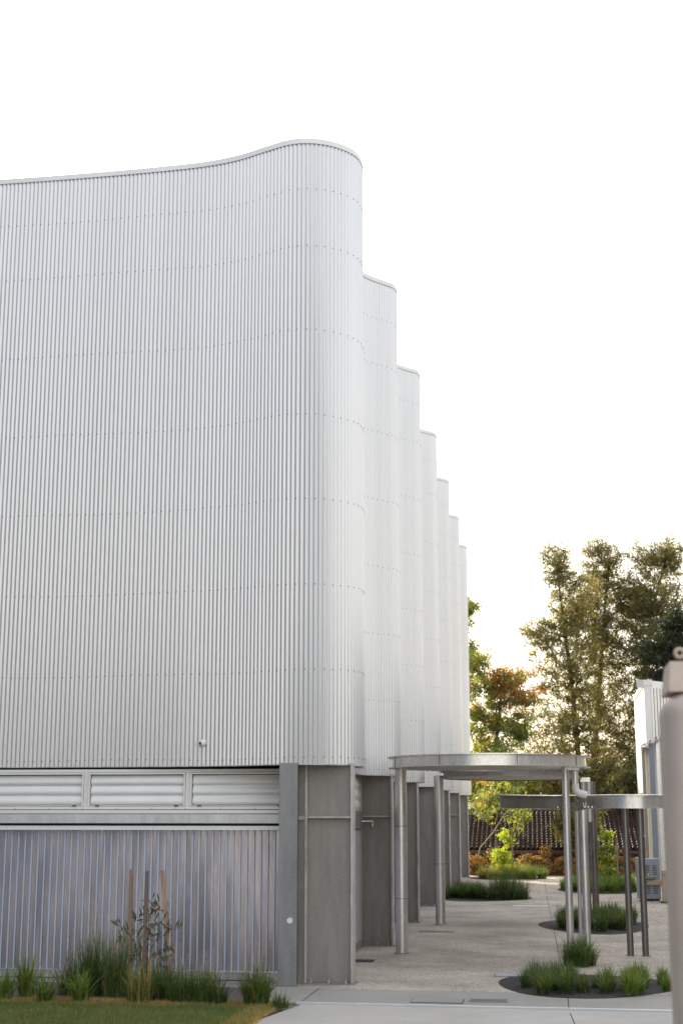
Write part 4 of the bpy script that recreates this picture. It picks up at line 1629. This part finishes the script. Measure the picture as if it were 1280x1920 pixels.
def scatter(cx, cy, rx, ry, n, key, label, group, smin=.8, smax=1.2, ringed=False):
    pts = []
    tries = 0
    while len(pts) < n and tries < 4000:
        tries += 1
        a, r = rnd.uniform(0, 2 * math.pi), math.sqrt(rnd.random())
        x, y = cx + rx * r * math.cos(a), cy + ry * r * math.sin(a)
        if all((x - q[0]) ** 2 + (y - q[1]) ** 2 > .2 ** 2 for q in pts):
            pts.append((x, y))
    for x, y in pts:
        place('grass_tussock', variants[key][rnd.randrange(3)], (x, y, .006), label, 'tussock', group, rnd.uniform(0, 6.28), rnd.uniform(smin, smax))


var('green', 260, .50, 1.1, LM, .007)
var('lime', 240, .50, 1.0, LMY, .008)
var('dark', 260, .50, 1.2, LMD, .008)
var('fine', 420, .62, 1.6, LMD, .004, base=.2)
var('gold', 380, .55, 1.5, [M_LOMY, M_STRAW, M_LOM], .004, base=.2)
scatter(.05, 23.0, .62, .95, 11, 'green', 'green grass tussock at the left of the nearest planted bed', 'tussocks left in the nearest bed', .5, .85)
scatter(1.4, 23.0, .5, .95, 11, 'lime', 'lighter green tussock at the right of the nearest planted bed', 'tussocks right in the nearest bed', .5, .85)
scatter(.6, 26.4, .3, .45, 5, 'green', 'green tuft growing around the feet of the right canopy posts', 'tufts at the canopy post feet', .7, 1.0)
scatter(.72, 22.75, .55, .6, 8, 'green', 'green grass tussock in the middle of the nearest planted bed', 'tussocks middle of the nearest bed', .45, .65)
scatter(1.2, 35.4, 1.05, 1.7, 25, 'dark', 'dark green tussock in the middle bed behind the two dark posts', 'tussocks in the middle bed', .7, 1.0)
scatter(-2.4, 46.4, .9, 1.4, 16, 'dark', 'low dark tussock at the left of the far bed beside the hall', 'low tussocks in the far bed by the hall', .8, 1.1)
for k in range(5):
    place('grass_tussock', variants['fine'][k % 3], (-1.05 + .32 * (k % 3) - .3, 45.6 + .5 * (k // 3) + .1 * k, .006),
          'fine dense grass mound at the right of the far bed beside the hall', 'tussock', 'fine grass mound by the hall', k * 1.3, 1.35)
scatter(-1.6, 60.5, 1.3, 1.0, 12, 'gold', 'sunlit golden green tussock around the lime young tree', 'sunlit tussocks at the back', .9, 1.25)
scatter(-.35, 60.0, .45, .7, 5, 'lime', 'bright lime tuft at the right end of the sunlit back bed', 'lime tufts at the back', .9, 1.2)
scatter(1.95, 51.6, 1.2, 2.2, 30, 'lime', 'green tussock in the right far bed below the small tree', 'tussocks in the right far bed', .9, 1.3)

# small staked trees
tree('young_tree', 'lime green young tree glowing in the sun at the back', 51,
     tp((945, 1640, 60.6), (944, 1600, 60.6), (950, 1560, 60.6)),
     [blob(950, 1570, 60.6, 9, 18, 1, .35), blob(942, 1605, 60.6, 14, 20, 1.4, .4), blob(944, 1630, 60.6, 16, 14, 1.2, .4)],
     46, 34, (.075, .028), .20, [L_LIME, L_GUMY], (4, 1), M_BARK, r_tip=.006, rmax=.03)
tree('young_tree', 'small glossy green tree in the right far bed between the posts', 52,
     tp((1138, 1650, 52), (1138, 1610, 52), (1137, 1565, 52)),
     [blob(1137, 1570, 52, 8, 10, .7, .3), blob(1138, 1600, 52, 20, 20, 1.6, .4), blob(1136, 1635, 52, 20, 14, 1.2, .4)],
     46, 34, (.075, .028), .18, [L_GUM, L_LIME], (3, 1.2), M_BARK, r_tip=.006, rmax=.03)
for (x, y0, y1, Y, lab) in ((961, 1555, 1640, 60.4, 'thin brown stake right of the lime young tree'), (932, 1570, 1640, 60.7, 'thin brown stake left of the lime young tree'),
                            (1158, 1570, 1650, 51.8, 'thin pale stake right of the small glossy tree'), (1081, 1525, 1640, 52.5, 'tall thin stake seen behind the right canopy posts')):
    a, b = at(x, y1, Y), at(x, y0, Y)
    o = MB().box(a.x - .03, a.x + .03, Y - .03, Y + .03, 0, b.z).build('tree_stake', M_STAKE, None)
    tag(o, lab, 'stake')
# copper hedge, shrub by shrub
hx = [885, 905, 925, 985, 1005, 1025, 1048, 1070, 1092, 1120, 1150, 1178, 1205]
ORD = ['first', 'second', 'third', 'fourth', 'fifth', 'sixth', 'seventh', 'eighth', 'ninth', 'tenth', 'eleventh', 'twelfth', 'thirteenth']
for k, x in enumerate(hx):
    tree('hedge_shrub', 'copper tipped hedge shrub, %s from the left in the row before the tiled house' % ORD[k], 60 + k,
         tp((x, 1645, 63.2), (x, 1625, 63.2)), [blob(x, 1628, 63.2, 11, 22 + 4 * (k % 3), 1, .35)], 26, 40, (.06, .022), .2, [L_HED, L_HEDO], (3, 1.6), M_BARK,
         cat='shrub', r_tip=.006, rmax=.03, group='hedge shrubs before the tiled house', top_mat=(1, lambda p: .55))

# litter blown over the paving near the side building and the beds
rng = np.random.default_rng(77)
lv = Leaves()
n = 260
c = np.stack([rng.uniform(-2.6, 5.0, n), rng.uniform(22.6, 50, n), np.full(n, .006)], 1)
k = rng.random(n) < .55
c[k, 0] = rng.normal(2.9, .8, k.sum())
c[k, 1] = rng.uniform(34, 47, k.sum())
az = rng.uniform(0, 6.28, n)
d = np.stack([np.cos(az), np.sin(az), rng.uniform(-.05, .15, n)], 1) * rng.uniform(.025, .06, (n, 1))
w = np.stack([-np.sin(az), np.cos(az), rng.uniform(-.3, .3, n)], 1) * .013
c[:, 2] += .006
lv.add(c, d, w, 0)
o = link('fallen_leaves', lv.mesh('fallen_leaves', [mat('dry_leaf', (.12, .07, .04), .8)]))
tag(o, 'small dry leaves scattered over the courtyard paving', 'leaf litter', kind='stuff')
